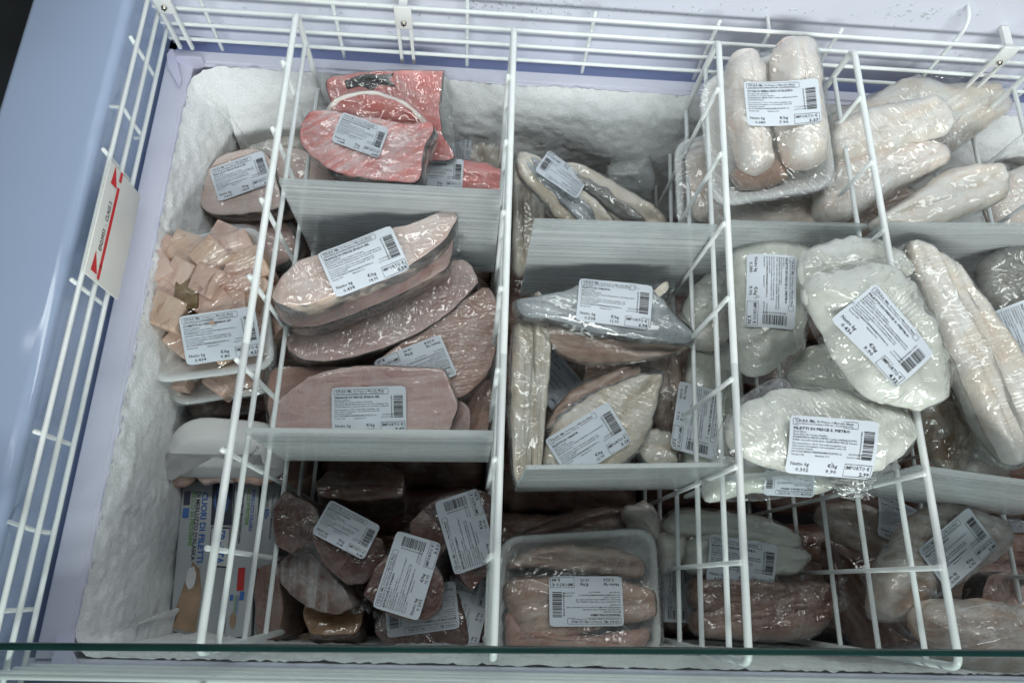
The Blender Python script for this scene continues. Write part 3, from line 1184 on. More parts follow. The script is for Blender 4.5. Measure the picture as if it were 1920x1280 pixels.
path += seg_pts((.95, -.0685), (-.328, -.0685))
path += corner_pts(-.328, -.0465, .022, 270, 180, 8)
path += seg_pts((-.350, -.0465), (-.350, .545))
path += corner_pts(-.315, .545, .035, 180, 90, 12)
path += seg_pts((-.315, .580), (.95, .580))
N = len(path)
rows = 84
V, F = [], []
for i, (x, y) in enumerate(path):
    a, b = path[max(i - 1, 0)], path[min(i + 1, N - 1)]
    t = Vector((b[0] - a[0], b[1] - a[1])).normalized()
    nx, ny = t.y, -t.x          # towards the inside
    front = y < -.03 and x > -.33
    cor = math.exp(-(((x + .33) / .07) ** 2 + ((y - .56) / .07) ** 2))
    for j in range(rows + 1):
        s = j / rows
        z = -.1065 - .36 * s ** 1.1
        n1 = noise.noise(Vector((x * 11, y * 11, z * 9)))
        n2 = noise.noise(Vector((x * 38, y * 38, z * 34)))
        n3 = noise.noise(Vector((x * 120, y * 120, z * 110)))
        if front:
            gap = noise.noise(Vector((x * 5.0 + 3, 1.7, 0)))
            bul = (.008 + .010 * gap) * min(1, s * 9)
        else:
            side_k = .38 if x < -.34 else 1.0
            bul = side_k * (.013 * min(1, s * 10) + .016 * math.sin(min(1, s * 1.7) * math.pi * .6) * (1 + .5 * n1)) + .028 * cor * min(1, s * 5)
        d = bul + .0035 * n1 * min(1, s * 7) + .0013 * n2 * min(1, s * 16 + .25) + .0016 * n3 + .0021 * noise.noise(Vector((x * 270, y * 270, z * 260))) + .002 * max(0, n2 - .15) * min(1, s * 20)
        lipn = .0032 * (1 - s) ** 8 * (n3 + n2)
        V.append((x + nx * d, y + ny * d, z + lipn + (.0025 if j == 0 else 0)))
for i in range(N - 1):
    for j in range(rows):
        q = i * (rows + 1) + j
        F.append((q, q + 1, q + rows + 2, q + rows + 1))
fpart('frost', V, F, 'frost', True, 'stuff')

# drops of condensation on the back panel
rs = random.Random(3)
parts = []


def drop_vf(px, py, r):
    p = aty(px, py, .6262)
    p = aty(px, py, .6265 + max(0, p[2] + .02) * .032 - .0002)
    V, F = [], []
    sx, sz = rs.uniform(.85, 1.15), rs.uniform(.9, 1.25)
    for i in range(5):
        a = math.pi / 2 * i / 4
        for k in range(10):
            b = 2 * math.pi * k / 10
            V.append((p[0] + r * sx * math.cos(a) * math.cos(b), p[1] - r * .55 * math.sin(a), p[2] + r * sz * math.cos(a) * math.sin(b)))
    for i in range(4):
        for k in range(10):
            F.append((i * 10 + k, i * 10 + (k + 1) % 10, (i + 1) * 10 + (k + 1) % 10, (i + 1) * 10 + k))
    return V, F


for _ in range(75):
    parts.append(drop_vf(rs.uniform(870, 1090), rs.uniform(2, 26) + rs.gauss(0, 4), rs.uniform(.0008, .0019)))
for _ in range(34):
    parts.append(drop_vf(rs.uniform(1090, 1540), rs.gauss(20, 6), rs.uniform(.0007, .0017)))
for _ in range(42):
    parts.append(drop_vf(rs.gauss(1715, 45), rs.gauss(26, 6), rs.uniform(.0007, .002)))
for _ in range(45):
    parts.append(drop_vf(rs.uniform(380, 1900), rs.uniform(3, 120), rs.uniform(.0008, .002)))
for px, py, r in ((787, 28, .0018), (843, 33, .0021), (732, 59, .0022), (897, 90, .0023), (981, 37, .0018), (412, 17, .002), (459, 14, .0022), (461, 54, .0018), (419, 40, .0015), (1410, 60, .0024), (1428, 92, .0026), (1803, 102, .003), (1688, 130, .0026)):
    parts.append(drop_vf(px, py, r))
V, F = join_vf(parts)
fpart('water_droplets', V, F, 'water', True, 'stuff')

# ------------------------------------------------------------------ wire rails round the rim
LV = (-.012, -.035, -.059, -.083)


def rail(name, label, loc):
    e = link(name, None)
    e.location = loc
    tag(e, label, 'wire rail')
    return e, Vector(loc)


def rrod(e, o, pts, r, corner=0, name='wire'):
    return rod(name, [Vector(p) - o for p in pts], r, e, corner=corner)


e, o = rail('wire_rail', 'long white wire rail of four wires along the droplet-covered back panel', (.3, .60, -.1))
for z in LV:
    rrod(e, o, [(-.372, .600, z), (1.2, .600, z)], .0023)
for i, px in enumerate((385, 628, 876, 1113, 1347, 1581, 1808, 2040)):
    x = aty(px, 22 + i * 6, .604)[0]
    hook = px in (876, 1808, 385)
    top = [(x, .6265, .017), (x, .612, .015), (x, .6042, .004)] if hook else [(x, .6042, -.006)]
    rrod(e, o, top + [(x, .6042, -.103)], .0022, corner=.006 if hook else 0, name='cross_wire')
x = aty(1452, 45, .604)[0]
rrod(e, o, [(x, .6265, -.018), (x, .604, -.018), (x, .6042, -.10)], .0022, .005, 'cross_wire')


def clip(e, o, x):
    cl = bevelled('clip', box_vf(x - .0095 - o.x, x + .0095 - o.x, .5915 - o.y, .5945 - o.y, -.036 - o.z, -.004 - o.z), 'clip_plastic', e, .001)
    parts = []
    for s in (-1, 1):
        parts.append(box_vf(x + s * .007 - .0018 - o.x, x + s * .007 + .0018 - o.x, .5918 - o.y, .5955 - o.y, -.092 - o.z, -.036 - o.z))
    parts.append(box_vf(x - .0045 - o.x, x + .0045 - o.x, .5945 - o.y, .626 - o.y, -.012 - o.z, -.007 - o.z))
    V, F = join_vf(parts)
    a = mesh('clip_arm', V, F, 'clip_plastic', cl, False)
    rod('screw', [Vector((x, .5915, -.026)) - o, Vector((x, .590, -.026)) - o], .0034, cl, 'screw_metal')
    s1 = box_vf(x - .0026 - o.x, x + .0026 - o.x, .5878 - o.y, .5884 - o.y, -.0265 - o.z, -.0255 - o.z)
    s2 = box_vf(x - .0005 - o.x, x + .0005 - o.x, .5877 - o.y, .5885 - o.y, -.0286 - o.z, -.0234 - o.z)
    mesh('screw_slot', *join_vf([s1, s2]), 'ink', cl, False)


clip(e, o, aty(757, 40, .593)[0])
clip(e, o, aty(1893, 95, .593)[0])
clip(e, o, aty(318, 30, .593)[0])

e, o = rail('wire_rail', 'white wire rail of three wires carrying the red load line plate', (-.368, .27, -.1))
XL = -.368
for z in (-.015, -.040, -.065):
    rrod(e, o, [(XL, .597, z), (XL, -.10, z)], .0024)
for px, py in ((245, 70), (198, 285), (143, 531), (76, 812), (-25, 1146)):
    y = atx(px, py, XL - .004)[1]
    rrod(e, o, [(XL - .0042, y, -.008), (XL - .0042, y, -.074)], .0021, name='cross_wire')
for px, py in ((226, 186), (25, 974)):
    y = atx(px, py, XL - .004)[1]
    rrod(e, o, [(-.3885, y, -.030), (XL - .0042, y - .004, -.024), (XL - .0042, y - .006, -.040), (XL - .0042, y - .006, -.074), (-.382, y - .006, -.076)], .0020, .006, 'cross_wire')

e, o = rail('wire_rail', 'white wire rail along the front rim under the glass lid', (.3, -.0745, -.1))
for z in LV[:3] + (-.083,):
    rrod(e, o, [(-.372, -.0745, z), (1.2, -.0745, z)], .0024)
for x in (-.2, .02, .24, .46, .68):
    rrod(e, o, [(x, -.0788, -.005), (x, -.0788, -.10)], .0022, name='cross_wire')

# load line plate clipped on the side rail
XP = -.3635
pq = [atx(208, 303, XP), atx(262, 360, XP), atx(222, 562, XP), atx(160, 512, XP)]
y1 = (pq[0][1] + pq[1][1]) / 2
y0 = (pq[2][1] + pq[3][1]) / 2
zt, zb = -.0105, -.079
sg = link('load_line_sign', None)
sg.location = (XP, (y0 + y1) / 2, zb)
tag(sg, 'grey-white plate with a red line, two red arrows and EN23953 lettering', 'sign')
so = Vector(sg.location)
bevelled('plate', box_vf(-.0022, 0, y0 - so.y, y1 - so.y, 0, zt - zb), 'sign_plastic', sg, .0008)


def on_plate(px, py):
    p = atx(px, py, XP)
    return (p[1] - so.y, p[2] - so.z)


def plate_mesh(name, polys, mat):
    V, F = [], []
    for poly in polys:
        k = len(V)
        V += [(.0004, a, b) for a, b in poly]
        F.append(tuple(range(k, k + len(poly))))
    return mesh(name, V, F, mat, sg, False)


L0, L1 = on_plate(189, 502), on_plate(221, 352)
zl = (L0[1] + L1[1]) / 2
plate_mesh('red_line', [[(L0[0], zl - .0023), (L1[0], zl - .0023), (L1[0], zl + .0023), (L0[0], zl + .0023)]], 'sign_red')
for cx_, cy_ in ((211, 347), (175, 510)):
    q = on_plate(cx_, cy_)
    yy = q[0]
    plate_mesh('red_arrow', [[(yy, zl + .0035), (yy, zl + .0155), (yy + .021, zl + .0135)]], 'sign_red')
for a_, b_ in ((on_plate(226, 344), .010), (on_plate(184, 525), -.013)):
    plate_mesh('red_mark', [[(a_[0], zl - .0023), (a_[0] + abs(b_) * 1.1, zl - .0023), (a_[0] + abs(b_) * 1.1, zl + .0023), (a_[0], zl + .0023)]], 'sign_red')
t0, t1 = on_plate(182, 466), on_plate(203, 374)
tv, tf = put_text('EN23953  -  CLASS 3', 0, 0, .0075, False, t1[0] - t0[0], 2)
mesh('lettering', [(.0004, a + t0[0], b + zl + .0055) for a, b in tv], tf, 'ink', sg, False)

# ------------------------------------------------------------------ wire dividers
YD = [.504 - .08 * i for i in range(7)]
LEVELS = (-.045, -.121, -.197, -.273, -.349)
DIV = [(-.2040, 0.0, 'white wire divider beside the frosted end wall, in front of the cartons'),
       (.0270, .0044, 'white wire divider seen edge-on between the swordfish steaks and the bream fillets'),
       (.2432, .0317, 'white wire divider between the bream fillets and the john dory fillets'),
       (.4080, -.0076, 'white wire divider with a john dory pack lying over its top wire'),
       (.6240, 0.0, 'white wire divider farthest from the load line plate, past the cod fillets')]


def divider(x0, sl, label):
    X = lambda y: x0 + sl * (y - .264)
    e = link('wire_divider', None)
    base = Vector((x0, .26, -.42))
    e.location = base
    tag(e, label, 'divider')
    A, B = -.054, .5725
    loop = [(X(.2), .2, 0), (X(B), B, 0), (X(B), B, -.42), (X(A), A, -.42), (X(A), A, 0), (X(.2), .2, 0)]
    rod('frame', [Vector(p) - base for p in loop], .0034, e, corner=.011)
    for z in LEVELS:
        rod('wire', [Vector((X(B), B, z)) - base, Vector((X(A), A, z)) - base], .0026, e)
    for y in YD:
        rod('cross_wire', [Vector((X(y) - .0050, y, .0045)) - base, Vector((X(y) - .0050, y, -.42)) - base], .0024, e)
    return e


for d in DIV:
    divider(*d)


# ------------------------------------------------------------------ corrugated clear panels across the cells
def panel(p0, p1, height, top, label, lean=0.0, tape=False):
    a, b = Vector((p0[0], p0[1], 0)), Vector((p1[0], p1[1], 0))
    e = link('clear_panel', None)
    ang = math.atan2(b.y - a.y, b.x - a.x)
    L = (b - a).length
    e.location = (a.x, a.y, top)
    e.rotation_euler = (lean, 0, ang)
    tag(e, label, 'divider panel', 'corrugated clear panels across the freezer')
    th = .0045
    for y in (0, th):
        V = [(0, y, 0), (L, y, 0), (L, y, -height), (0, y, -height)]
        mesh('sheet', V, [(0, 1, 2, 3)], 'polycarbonate', e, False)
    parts = []
    n = int(height / .0052)
    rs = random.Random(int(p0[0] * 1000))
    for i in range(n + 1):
        z = -height * i / n
        hz = .0005 if i else .0011
        parts.append(box_vf(0.0002, L - .0002, .0003, th - .0003, z - hz - rs.uniform(0, .0002), z))
    r = mesh('ribs', *join_vf(parts), 'polycarbonate_rib', e, False)
    r['kind'] = 'stuff'
    if tape:
        V = [(.001, -.0005, -.0005), (.018, -.0005, -.0005), (.018, -.0005, -.012), (.001, -.0005, -.012)]
        mesh('tape', V, [(0, 1, 2, 3)], 'tape', e, False)
    return e


panel((-.200, .3725), (.0205, .3725), .19, -.010, 'clear ribbed panel between the pink fish and the swordfish steak stack')
panel((-.1985, .1225), (.0205, .128), .15, -.012, 'clear ribbed panel between the swordfish steaks and the dark tuna')
panel((.054, .3435), (.240, .3475), .19, -.012, 'clear ribbed panel behind the silver-skinned bream pack', tape=True)
panel((.0505, .0985), (.2335, .107), .16, -.014, 'clear ribbed panel between the bream fillets and the foam shark tray')
panel((.2500, .357), (.4025, .362), .19, -.020, 'clear ribbed panel behind the upright john dory pack below the foam cod tray')
panel((.2430, .0985), (.4025, .1125), .16, -.026, 'clear ribbed panel under the john dory pack priced 2.99')
panel((.4160, .3615), (.6160, .372), .19, -.015, 'clear ribbed panel behind the long pale fillet and the dark-skinned fish')
panel((.4110, .1105), (.6160, .0895), .16, -.014, 'clear ribbed panel in front of the dark-skinned fish packs')

# ------------------------------------------------------------------ sliding glass lid
lid = link('glass_lid', None)
lid.location = (.3, -.0395, .045)
lid.rotation_euler = (0, 0, .0119)
tag(lid, 'sliding clear glass lid with dark green edge over the front rim', 'lid')
bevelled('pane', box_vf(-.76, .95, -.36, -.004, 0, .005), 'lid_glass', lid, .0006, 1)
bevelled('edge_strip', box_vf(-.76, .95, -.0035, .0015, -.0012, .0062), 'edge_trim', lid, .0012, 2)


# ------------------------------------------------------------------ dark filler fish added at the bottom of each cell to deepen the gaps' shade
def deep(label, x0, x1, y0, y1, mat):
    pcs = []
    for k in range(3):
        a, b_ = y0 + (y1 - y0) * (k - .12) / 3, y0 + (y1 - y0) * (k + 1.12) / 3
        out = [to_px((x0 + (x1 - x0) * u, a + (b_ - a) * v_, -.40 + .012 * (k % 2))) for u, v_ in ((0, .2), (.12, 0), (.5, .04), (.88, 0), (1, .2), (1, .8), (.85, 1), (.5, .96), (.12, 1), (0, .8))]
        pcs.append((out, .012 * (k % 2), (.035, .05), mat, 'fillet', {'p': 3.2, 'lump': .006, 'lf': 14}))
    pack('filler_fish_package', label, 'fish pack', -.40, (0, 0), pcs, film='film_tight')


deep('dark filler fish added in the bottom of the end cell under the trays', -.325, -.212, -.05, .55, 'brown_fish')
deep('dark filler fish added in the bottom of the cell under the pink slabs', -.196, .016, .385, .555, 'brown_fish')
deep('dark filler fish added in the bottom of the swordfish steak cell', -.196, .016, .135, .365, 'brown_fish')
deep('dark filler fish added in the bottom of the tuna cell', -.196, .016, -.045, .118, 'tuna')
deep('dark filler fish added in the bottom of the back bream cell', .034, .240, .355, .555, 'brown_fish')
deep('dark filler fish added in the bottom of the bream cell behind the ribbed panel', .034, .232, .11, .338, 'brown_fish')
deep('dark filler fish added in the bottom of the cell under the shark tray', .034, .226, -.045, .092, 'brown_fish')
deep('dark filler fish added in the bottom of the cell under the cod trays', .256, .400, .37, .555, 'brown_fish')
deep('dark filler fish added in the bottom of the john dory cell', .250, .400, .12, .35, 'brown_fish')
deep('dark filler fish added in the bottom of the cell under the dark brown fish', .244, .402, -.045, .092, 'brown_fish')
deep('dark filler fish added in the bottom of the cell past the divider, under the cod', .414, .616, .38, .555, 'brown_fish')
deep('dark filler fish added in the bottom of the cell under the long pale fillet', .414, .616, .12, .355, 'brown_fish')
deep('dark filler fish added in the bottom of the cell under the frosty perch', .414, .616, -.045, .085, 'brown_fish')

deep('dark filler fish added behind the farthest wire divider, at the back wall', .632, .88, .38, .555, 'brown_fish')
deep('dark filler fish added behind the farthest wire divider, half way along it', .632, .88, .12, .355, 'brown_fish')
deep('dark filler fish added behind the farthest wire divider, at the front wall', .632, .88, -.045, .085, 'brown_fish')

# ------------------------------------------------------------------ swordfish beside the end wall
SW = 'TRANCE DI PESCE SPADA SEL'
pack('swordfish_package', 'pale swordfish chunk in film lying against the frost below the back corner', 'fish pack', -.185, (.1, .25),
     [([(386, 366), (403, 329), (433, 302), (504, 292), (528, 336), (540, 388), (524, 403), (437, 413), (396, 400)], 0, (.022, .03), 'sword_pale', 'steak')],
     [((453, 331), (473, 324), SW, '0.612', '14.90', '9.12', False, .87)], film='film_tight')
pack('swordfish_package', 'rounded pale swordfish chunk half hidden behind the labelled chunk by the frost', 'fish pack', -.215, (0, .3),
     [([(448, 292), (463, 265), (497, 254), (568, 257), (578, 296), (524, 312), (466, 320)], 0, (.02, .03), 'white')], film='film_tight')
pack('swordfish_package', 'pinkish swordfish chunk wedged behind the foam tray of fish cubes', 'fish pack', -.225, (0, .1),
     [([(408, 428), (440, 405), (490, 400), (545, 418), (565, 470), (520, 510), (430, 500)], 0, (.02, .03), 'sword')])
cub = [((304, 470), .010), ((357, 478), .003), ((299, 510), .012), ((348, 514), .014), ((400, 488), .014), ((402, 532), .016), ((450, 470), .008), ((478, 500), .004), ((455, 530), .010),
       ((322, 552), .006), ((326, 592), .008), ((410, 578), .006), ((424, 452), .000), ((482, 548), .000), ((446, 580), .002), ((350, 640), -.010), ((420, 650), -.008), ((470, 620), -.004)]
cubes = [(p, z_, .036 + .004 * ((k * 5) % 3 - 1), ('sword_cube', 'sword_tan', 'sword_cube')[k % 3]) for k, (p, z_) in enumerate(cub)] + [((360, 560), .014, .030, 'liver')]
pack('fish_tray', 'white foam tray of swordfish cubes under film, labelled CUBETTI DI PESCE SPADA', 'fish tray', -.142, (.02, .05), [],
     [((416, 631), (436, 628), 'CUBETTI DI PESCE SPADA S/P', '0.434', '9.80', '4.25', True)],
     tray=([(277, 452), (489, 421), (517, 690), (281, 720)], .022), cubes=cubes, rim=.0005, slack=10, film='film_tight')
pack('fish_tray', 'foam tray of swordfish cubes directly under the labelled cube tray', 'fish tray', -.186, (.02, .05), [],
     tray=([(310, 560), (522, 528), (517, 735), (318, 762)], .022), cubes=[((420, 718), .004, .03, 'sword_cube'), ((340, 715), .0, .026, 'sword_cube'), ((470, 700), .002, .028, 'sword_cube'), ((515, 560), .006, .03, 'sword_cube'), ((508, 620), .006, .03, 'sword_cube')], rim=.0005)
pack('fish_tray', 'lowest foam tray of brownish swordfish in the stack beside the frost', 'fish tray', -.228, (.02, .05),
     [([(362, 740), (420, 745), (500, 735), (508, 765), (440, 772), (372, 778)], .0, (.006, .01), 'brown_fish')],
     tray=([(345, 600), (512, 570), (511, 770), (352, 786)], .022), rim=.0005)

# cube tray turned over, underside up
e = pack('fish_tray', 'overturned white foam tray, smooth underside up, above the printed cartons', 'fish tray', -.235, (.08, .5),
         [([(300, 884), (330, 872), (365, 880), (360, 900), (320, 905)], -.008, (.012, .012), 'sword_cube'),
          ([(372, 886), (400, 878), (440, 882), (445, 902), (390, 908)], -.008, (.012, .012), 'sword_pale'),
          ([(448, 888), (480, 880), (515, 884), (515, 900), (460, 905)], -.008, (.012, .012), 'sword_cube')], film=None)
fr = {'M': e.matrix_world.copy(), 'inv': e.matrix_world.inverted()}
fr = plane_frame(*np.mean(np.array([(300, 884), (330, 872), (365, 880), (360, 900), (320, 905), (372, 886), (400, 878), (440, 882), (445, 902), (390, 908), (448, 888), (480, 880), (515, 884), (515, 900), (460, 905)], float), 0), -.235, (.08, .5))
b = rounded(to_local(fr, [(268, 892), (548, 897), (530, 792), (350, 778)]), .03)
bb = ccw(resample(b, 96))
V, F = tray_body(b, .020, e)
tr = [c for c in e.children if c.name.startswith('tray')][0]
tr.data.transform(Matrix.Diagonal((1, 1, -1, 1)))
tr.data.flip_normals()


# printed cartons of cod standing at the bottom
def carton(label, quad, z, tilt, thick, extra, mat='carton'):
    c = np.mean(np.array(quad, float), 0)
    fr = plane_frame(c[0], c[1], z, tilt)
    e = link('fish_carton', None)
    e.matrix_world = fr['M']
    tag(e, label, 'carton', 'printed cod cartons beside the end wall')
    q = to_local(fr, quad)
    V = [(a, b_, 0) for a, b_ in q] + [(a, b_, -thick) for a, b_ in q]
    F = [(3, 2, 1, 0), (4, 5, 6, 7), (0, 1, 5, 4), (1, 2, 6, 5), (2, 3, 7, 6), (3, 0, 4, 7)]
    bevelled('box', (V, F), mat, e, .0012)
    for k, it in enumerate(extra):
        if it[0] == 'poly':
            p = to_local(fr, it[2])
            m = mesh(it[1], [(a, b_, .0003 + .00012 * k) for a, b_ in p], [tuple(range(len(p)))], it[3], e, False)
            nz = (Vector(m.data.vertices[1].co) - Vector(m.data.vertices[0].co)).cross(Vector(m.data.vertices[2].co) - Vector(m.data.vertices[1].co)).z
            if nz < 0:
                m.data.flip_normals()
        else:
            _, s, p0, p1, h, mt, bold = it
            a, b_ = to_local(fr, [p0, p1])
            d = b_ - a
            L = np.hypot(*d)
            d /= L
            nrm = np.array([-d[1], d[0]])
            hh = h
            tv, tf = put_text(s, 0, 0, hh, bold, L, 2)
            mesh('lettering', [(a[0] + d[0] * u + nrm[0] * w_, a[1] + d[1] * u + nrm[1] * w_, .0003 + .00012 * k) for u, w_ in tv], tf, mt, e, False)
    return e


def blob_poly(cx, cy, rx, ry, rot, n=18, seed=1):
    rs = random.Random(seed)
    out = []
    for i in range(n):
        a = 2 * math.pi * i / n
        x, y = rx * math.cos(a) * rs.uniform(.9, 1.1), ry * math.sin(a) * rs.uniform(.9, 1.1)
        out.append((cx + x * math.cos(rot) - y * math.sin(rot), cy + x * math.sin(rot) + y * math.cos(rot)))
    return out


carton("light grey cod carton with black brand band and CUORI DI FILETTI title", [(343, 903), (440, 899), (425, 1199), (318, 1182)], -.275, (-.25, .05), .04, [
    ('poly', 'print_band', [(399, 902), (437, 900), (434, 984), (395, 984)], 'carton_dark'),
    ('poly', 'print_seal', blob_poly(415, 938, 14, 26, 0.05, 24, 2), 'print_blue'),
    ('poly', 'print_seal', blob_poly(415, 938, 11, 21, 0.05, 24, 2), 'carton_dark'),
    ('poly', 'print_panel', [(396, 987), (431, 988), (427, 1064), (390, 1062)], 'carton_dark'),
    ('poly', 'print_panel', [(397, 990), (430, 991), (426, 1061), (392, 1059)], 'print_white'),
    ('text', 'FRoSTA', (404, 993), (400, 1058), .0155, 'print_blue', True),
    ('text', 'CUORI DI FILETTI', (380, 922), (369, 1054), .0088, 'print_blue', True),
    ('text', "DI MERLUZZO D'ALASKA", (369.5, 921), (358, 1050), .0064, 'carton_dark', False),
    ('text', 'RICCO DI PROTEINE', (361, 921), (352, 1023), .0062, 'print_green', False),
    ('poly', 'print_icon', [(346, 921), (358, 921), (356, 946), (344, 946)], 'carton_dark'),
    ('poly', 'print_icon', [(344, 952), (355, 952), (353, 970), (342, 970)], 'print_blue'),
    ('poly', 'print_fish', [(362, 1052), (374, 1066), (378, 1105), (372, 1150), (366, 1186), (322, 1176), (330, 1140), (347, 1090)], 'print_fish'),
    ('poly', 'print_fish', blob_poly(358, 1082, 9, 22, 0.15, 16, 5), 'print_white'),
    ('text', '400g', (325, 1147), (322, 1168), .006, 'carton_dark', True)], 'carton')
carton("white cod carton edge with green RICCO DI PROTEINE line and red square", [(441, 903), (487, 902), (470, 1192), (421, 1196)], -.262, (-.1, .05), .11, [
    ('text', "DI MERLUZZO D'ALASKA", (473, 917), (466, 996), .0056, 'print_blue', True),
    ('text', 'RICCO DI PROTEINE', (464.5, 917), (459, 984), .0054, 'print_green', True),
    ('text', '400g', (446, 938), (443, 957), .008, 'print_blue', True),
    ('text', 'Pesci surg.', (447, 917), (446, 936), .004, 'carton_dark', False),
    ('text', "9 Porzioni di filetti di Merluzzo d'Alaska, surgelati", (456, 917), (446, 1018), .004, 'carton_dark', False),
    ('poly', 'print_square', [(447, 1064), (460, 1063), (457, 1106), (444, 1107)], 'print_red'),
    ('poly', 'print_square', [(432, 1114), (438, 1114), (437, 1125), (431, 1125)], 'print_blue'),
    ('poly', 'print_square', [(451, 1108), (459, 1108), (457, 1124), (449, 1124)], 'print_blue'),
    ('text', 'CUORI DI FILETTI', (445, 1115), (441, 1150), .0035, 'print_blue', False),
    ('text', 'RICCO DI PROTEINE', (441, 1115), (437, 1146), .0035, 'print_green', False),
    ('poly', 'print_fish', blob_poly(437, 1162, 6, 16, 0.1, 14, 7), 'print_fish')])
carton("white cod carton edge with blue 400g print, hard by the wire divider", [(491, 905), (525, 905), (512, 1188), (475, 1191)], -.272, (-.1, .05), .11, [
    ('text', '400g', (497, 952), (494, 972), .008, 'print_blue', True),
    ('text', 'Pesci surg.', (501, 932), (500, 950), .004, 'carton_dark', False),
    ('text', "9 Porzioni di filetti di Merluzzo d'Alaska", (511, 925), (504, 1010), .004, 'carton_dark', False),
    ('poly', 'print_square', [(484, 1066), (499, 1065), (496, 1106), (481, 1107)], 'print_red'),
    ('poly', 'print_square', [(480, 1112), (490, 1112), (488, 1130), (478, 1130)], 'print_blue')])

# ------------------------------------------------------------------ pink fish in the back cell
pack('pink_fish_package', 'upright slab of pink fish with a black skin patch leaning on the back frost', 'fish pack', -.100, (0, .55),
     [([(615, 151), (660, 140), (720, 135), (826, 136), (831, 144), (826, 202), (832, 255), (854, 297), (800, 305), (700, 290), (640, 250), (622, 196)], 0, (.012, .014), 'pink', 'steak'),
      ([(646, 152), (668, 144), (690, 139), (712, 141), (738, 138), (730, 150), (741, 163), (712, 158), (698, 170), (676, 161), (652, 168)], .0119, (.0007, .004), 'black_skin', 'fillet', {'name': 'skin_patch', 'lump': .0008, 'lf': 60, 'p': 8, 'sharp': True})], crease=.0025)
pack('pink_fish_package', 'round dark pink fish slice with pale rim in front of the upright slab', 'fish pack', -.074, (0, .5),
     [([(607, 222), (628, 191), (668, 174), (715, 175), (762, 193), (803, 233), (812, 266), (715, 275), (612, 255)], 0, (.008, .01), 'cod', 'steak', {'name': 'skin_rim'}),
      ([(613, 225), (632, 196), (669, 180), (714, 181), (758, 198), (796, 236), (804, 266), (715, 272), (618, 253)], .004, (.0055, .004), 'pink_dark', 'steak')], crease=.0028)
pack('swordfish_package', 'pale pink swordfish slab showing through the wires beside the pink fish', 'fish pack', -.175, (.15, .2),
     [([(498, 298), (568, 288), (604, 312), (650, 345), (560, 352), (503, 340)], 0, (.014, .02), 'sword_pale', 'steak')], film='film_tight')
pack('pink_fish_package', 'frosty film pack of thick pink fish with a crooked label', 'fish pack', -.092, (.05, .3),
     [([(571, 262), (581, 235), (594, 222), (641, 223), (715, 235), (769, 245), (809, 242), (816, 259), (800, 290), (790, 348), (742, 350), (682, 342), (631, 330), (584, 296)], 0, (.022, .028), 'pink', 'steak', {'lump': .004})],
     [((676, 254), (695, 261), SW, '0.488', '12.90', '6.30', False, .7)], film='film_frosty', crease=.003)
pack('pink_fish_package', 'smooth bright pink fish slab squeezed against the wires beside the clear panel', 'fish pack', -.16, (0, .3),
     [([(760, 296), (800, 291), (850, 298), (910, 311), (942, 327), (944, 358), (927, 366), (860, 360), (765, 356)], 0, (.016, .03), 'pink', 'fillet', {'p': 4})],
     [((824, 325), (844, 326), SW, '0.356', '14.90', '5.31', False, .72)], film='film_tight')
pack('white_fish_package', 'crinkled film pack of pale fish behind the bright pink slab', 'fish pack', -.205, (0, .55),
     [([(826, 208), (849, 218), (876, 260), (900, 306), (870, 305), (845, 285), (832, 255)], 0.004, (.014, .016), 'cod'),
      ([(862, 235), (880, 230), (910, 228), (935, 242), (940, 302), (933, 320), (905, 312), (880, 280)], 0, (.014, .016), 'white')],
     [((862, 287), (863, 272), SW, '0.352', '14.90', '5.24', False, .6)], film='film_frosty', crease=.0035)

# ------------------------------------------------------------------ swordfish steaks
pack('swordfish_package', 'stack of two large swordfish steaks in film with skin patches, reaching over the rest', 'fish pack', -.112, (-.02, .06),
     [([(523, 592), (548, 546), (600, 516), (700, 476), (800, 450), (846, 436), (846, 500), (810, 530), (730, 572), (650, 604), (590, 622), (540, 615)], .000, (.017, .017), 'sword', 'steak'),
      ([(519, 566), (533, 536), (551, 515), (568, 498), (648, 474), (709, 447), (779, 429), (843, 406), (858, 418), (846, 440), (834, 462), (793, 495), (742, 523), (675, 548), (591, 580), (535, 582)], .038, (.018, .018), 'sword_pale', 'steak')],
     [((683, 491), (703, 483.5), SW, '0.438', '14.90', '6.54')], crease=.002, flaps=[([(846, 410), (838, 470), (866, 478), (872, 432)], .012)])
pack('swordfish_package', 'swordfish steaks edged with dark skin lying under the big steak stack', 'fish pack', -.165, (-.05, .1),
     [([(545, 640), (600, 585), (720, 545), (840, 500), (873, 497), (892, 526), (889, 546), (826, 606), (742, 652), (641, 680), (581, 682), (552, 668)], .008, (.018, .018), 'sword', 'steak'),
      ([(555, 668), (620, 620), (820, 545), (878, 545), (826, 622), (742, 664), (641, 692), (575, 694)], -.026, (.014, .014), 'sword_rust', 'steak')], crease=.002)
pack('swordfish_package', 'rust-tinted swordfish slab under shiny film with an upside-down label', 'fish pack', -.170, (-.12, .1),
     [([(705, 690), (760, 640), (793, 615), (870, 565), (900, 543), (920, 548), (932, 588), (928, 652), (912, 702), (874, 744), (846, 752), (815, 735), (742, 720)], 0, (.016, .02), 'sword_rust', 'steak')],
     [((779, 690), (761, 697.5), SW, '0.554', '14.90', '8.25')], crease=.002)
pack('swordfish_package', 'narrow dark rust swordfish slice upright beside the wires', 'fish pack', -.215, (0, .2),
     [([(876, 760), (917, 712), (922, 770), (904, 822), (868, 822)], 0, (.012, .02), 'sword_rust', 'steak')], film='film_tight')
pack('swordfish_package', 'small pinkish swordfish slice tucked behind the steak priced 8.49', 'fish pack', -.19, (0, .25),
     [([(845, 752), (880, 766), (870, 822), (815, 825)], 0, (.010, .016), 'sword', 'steak')], film='film_tight')
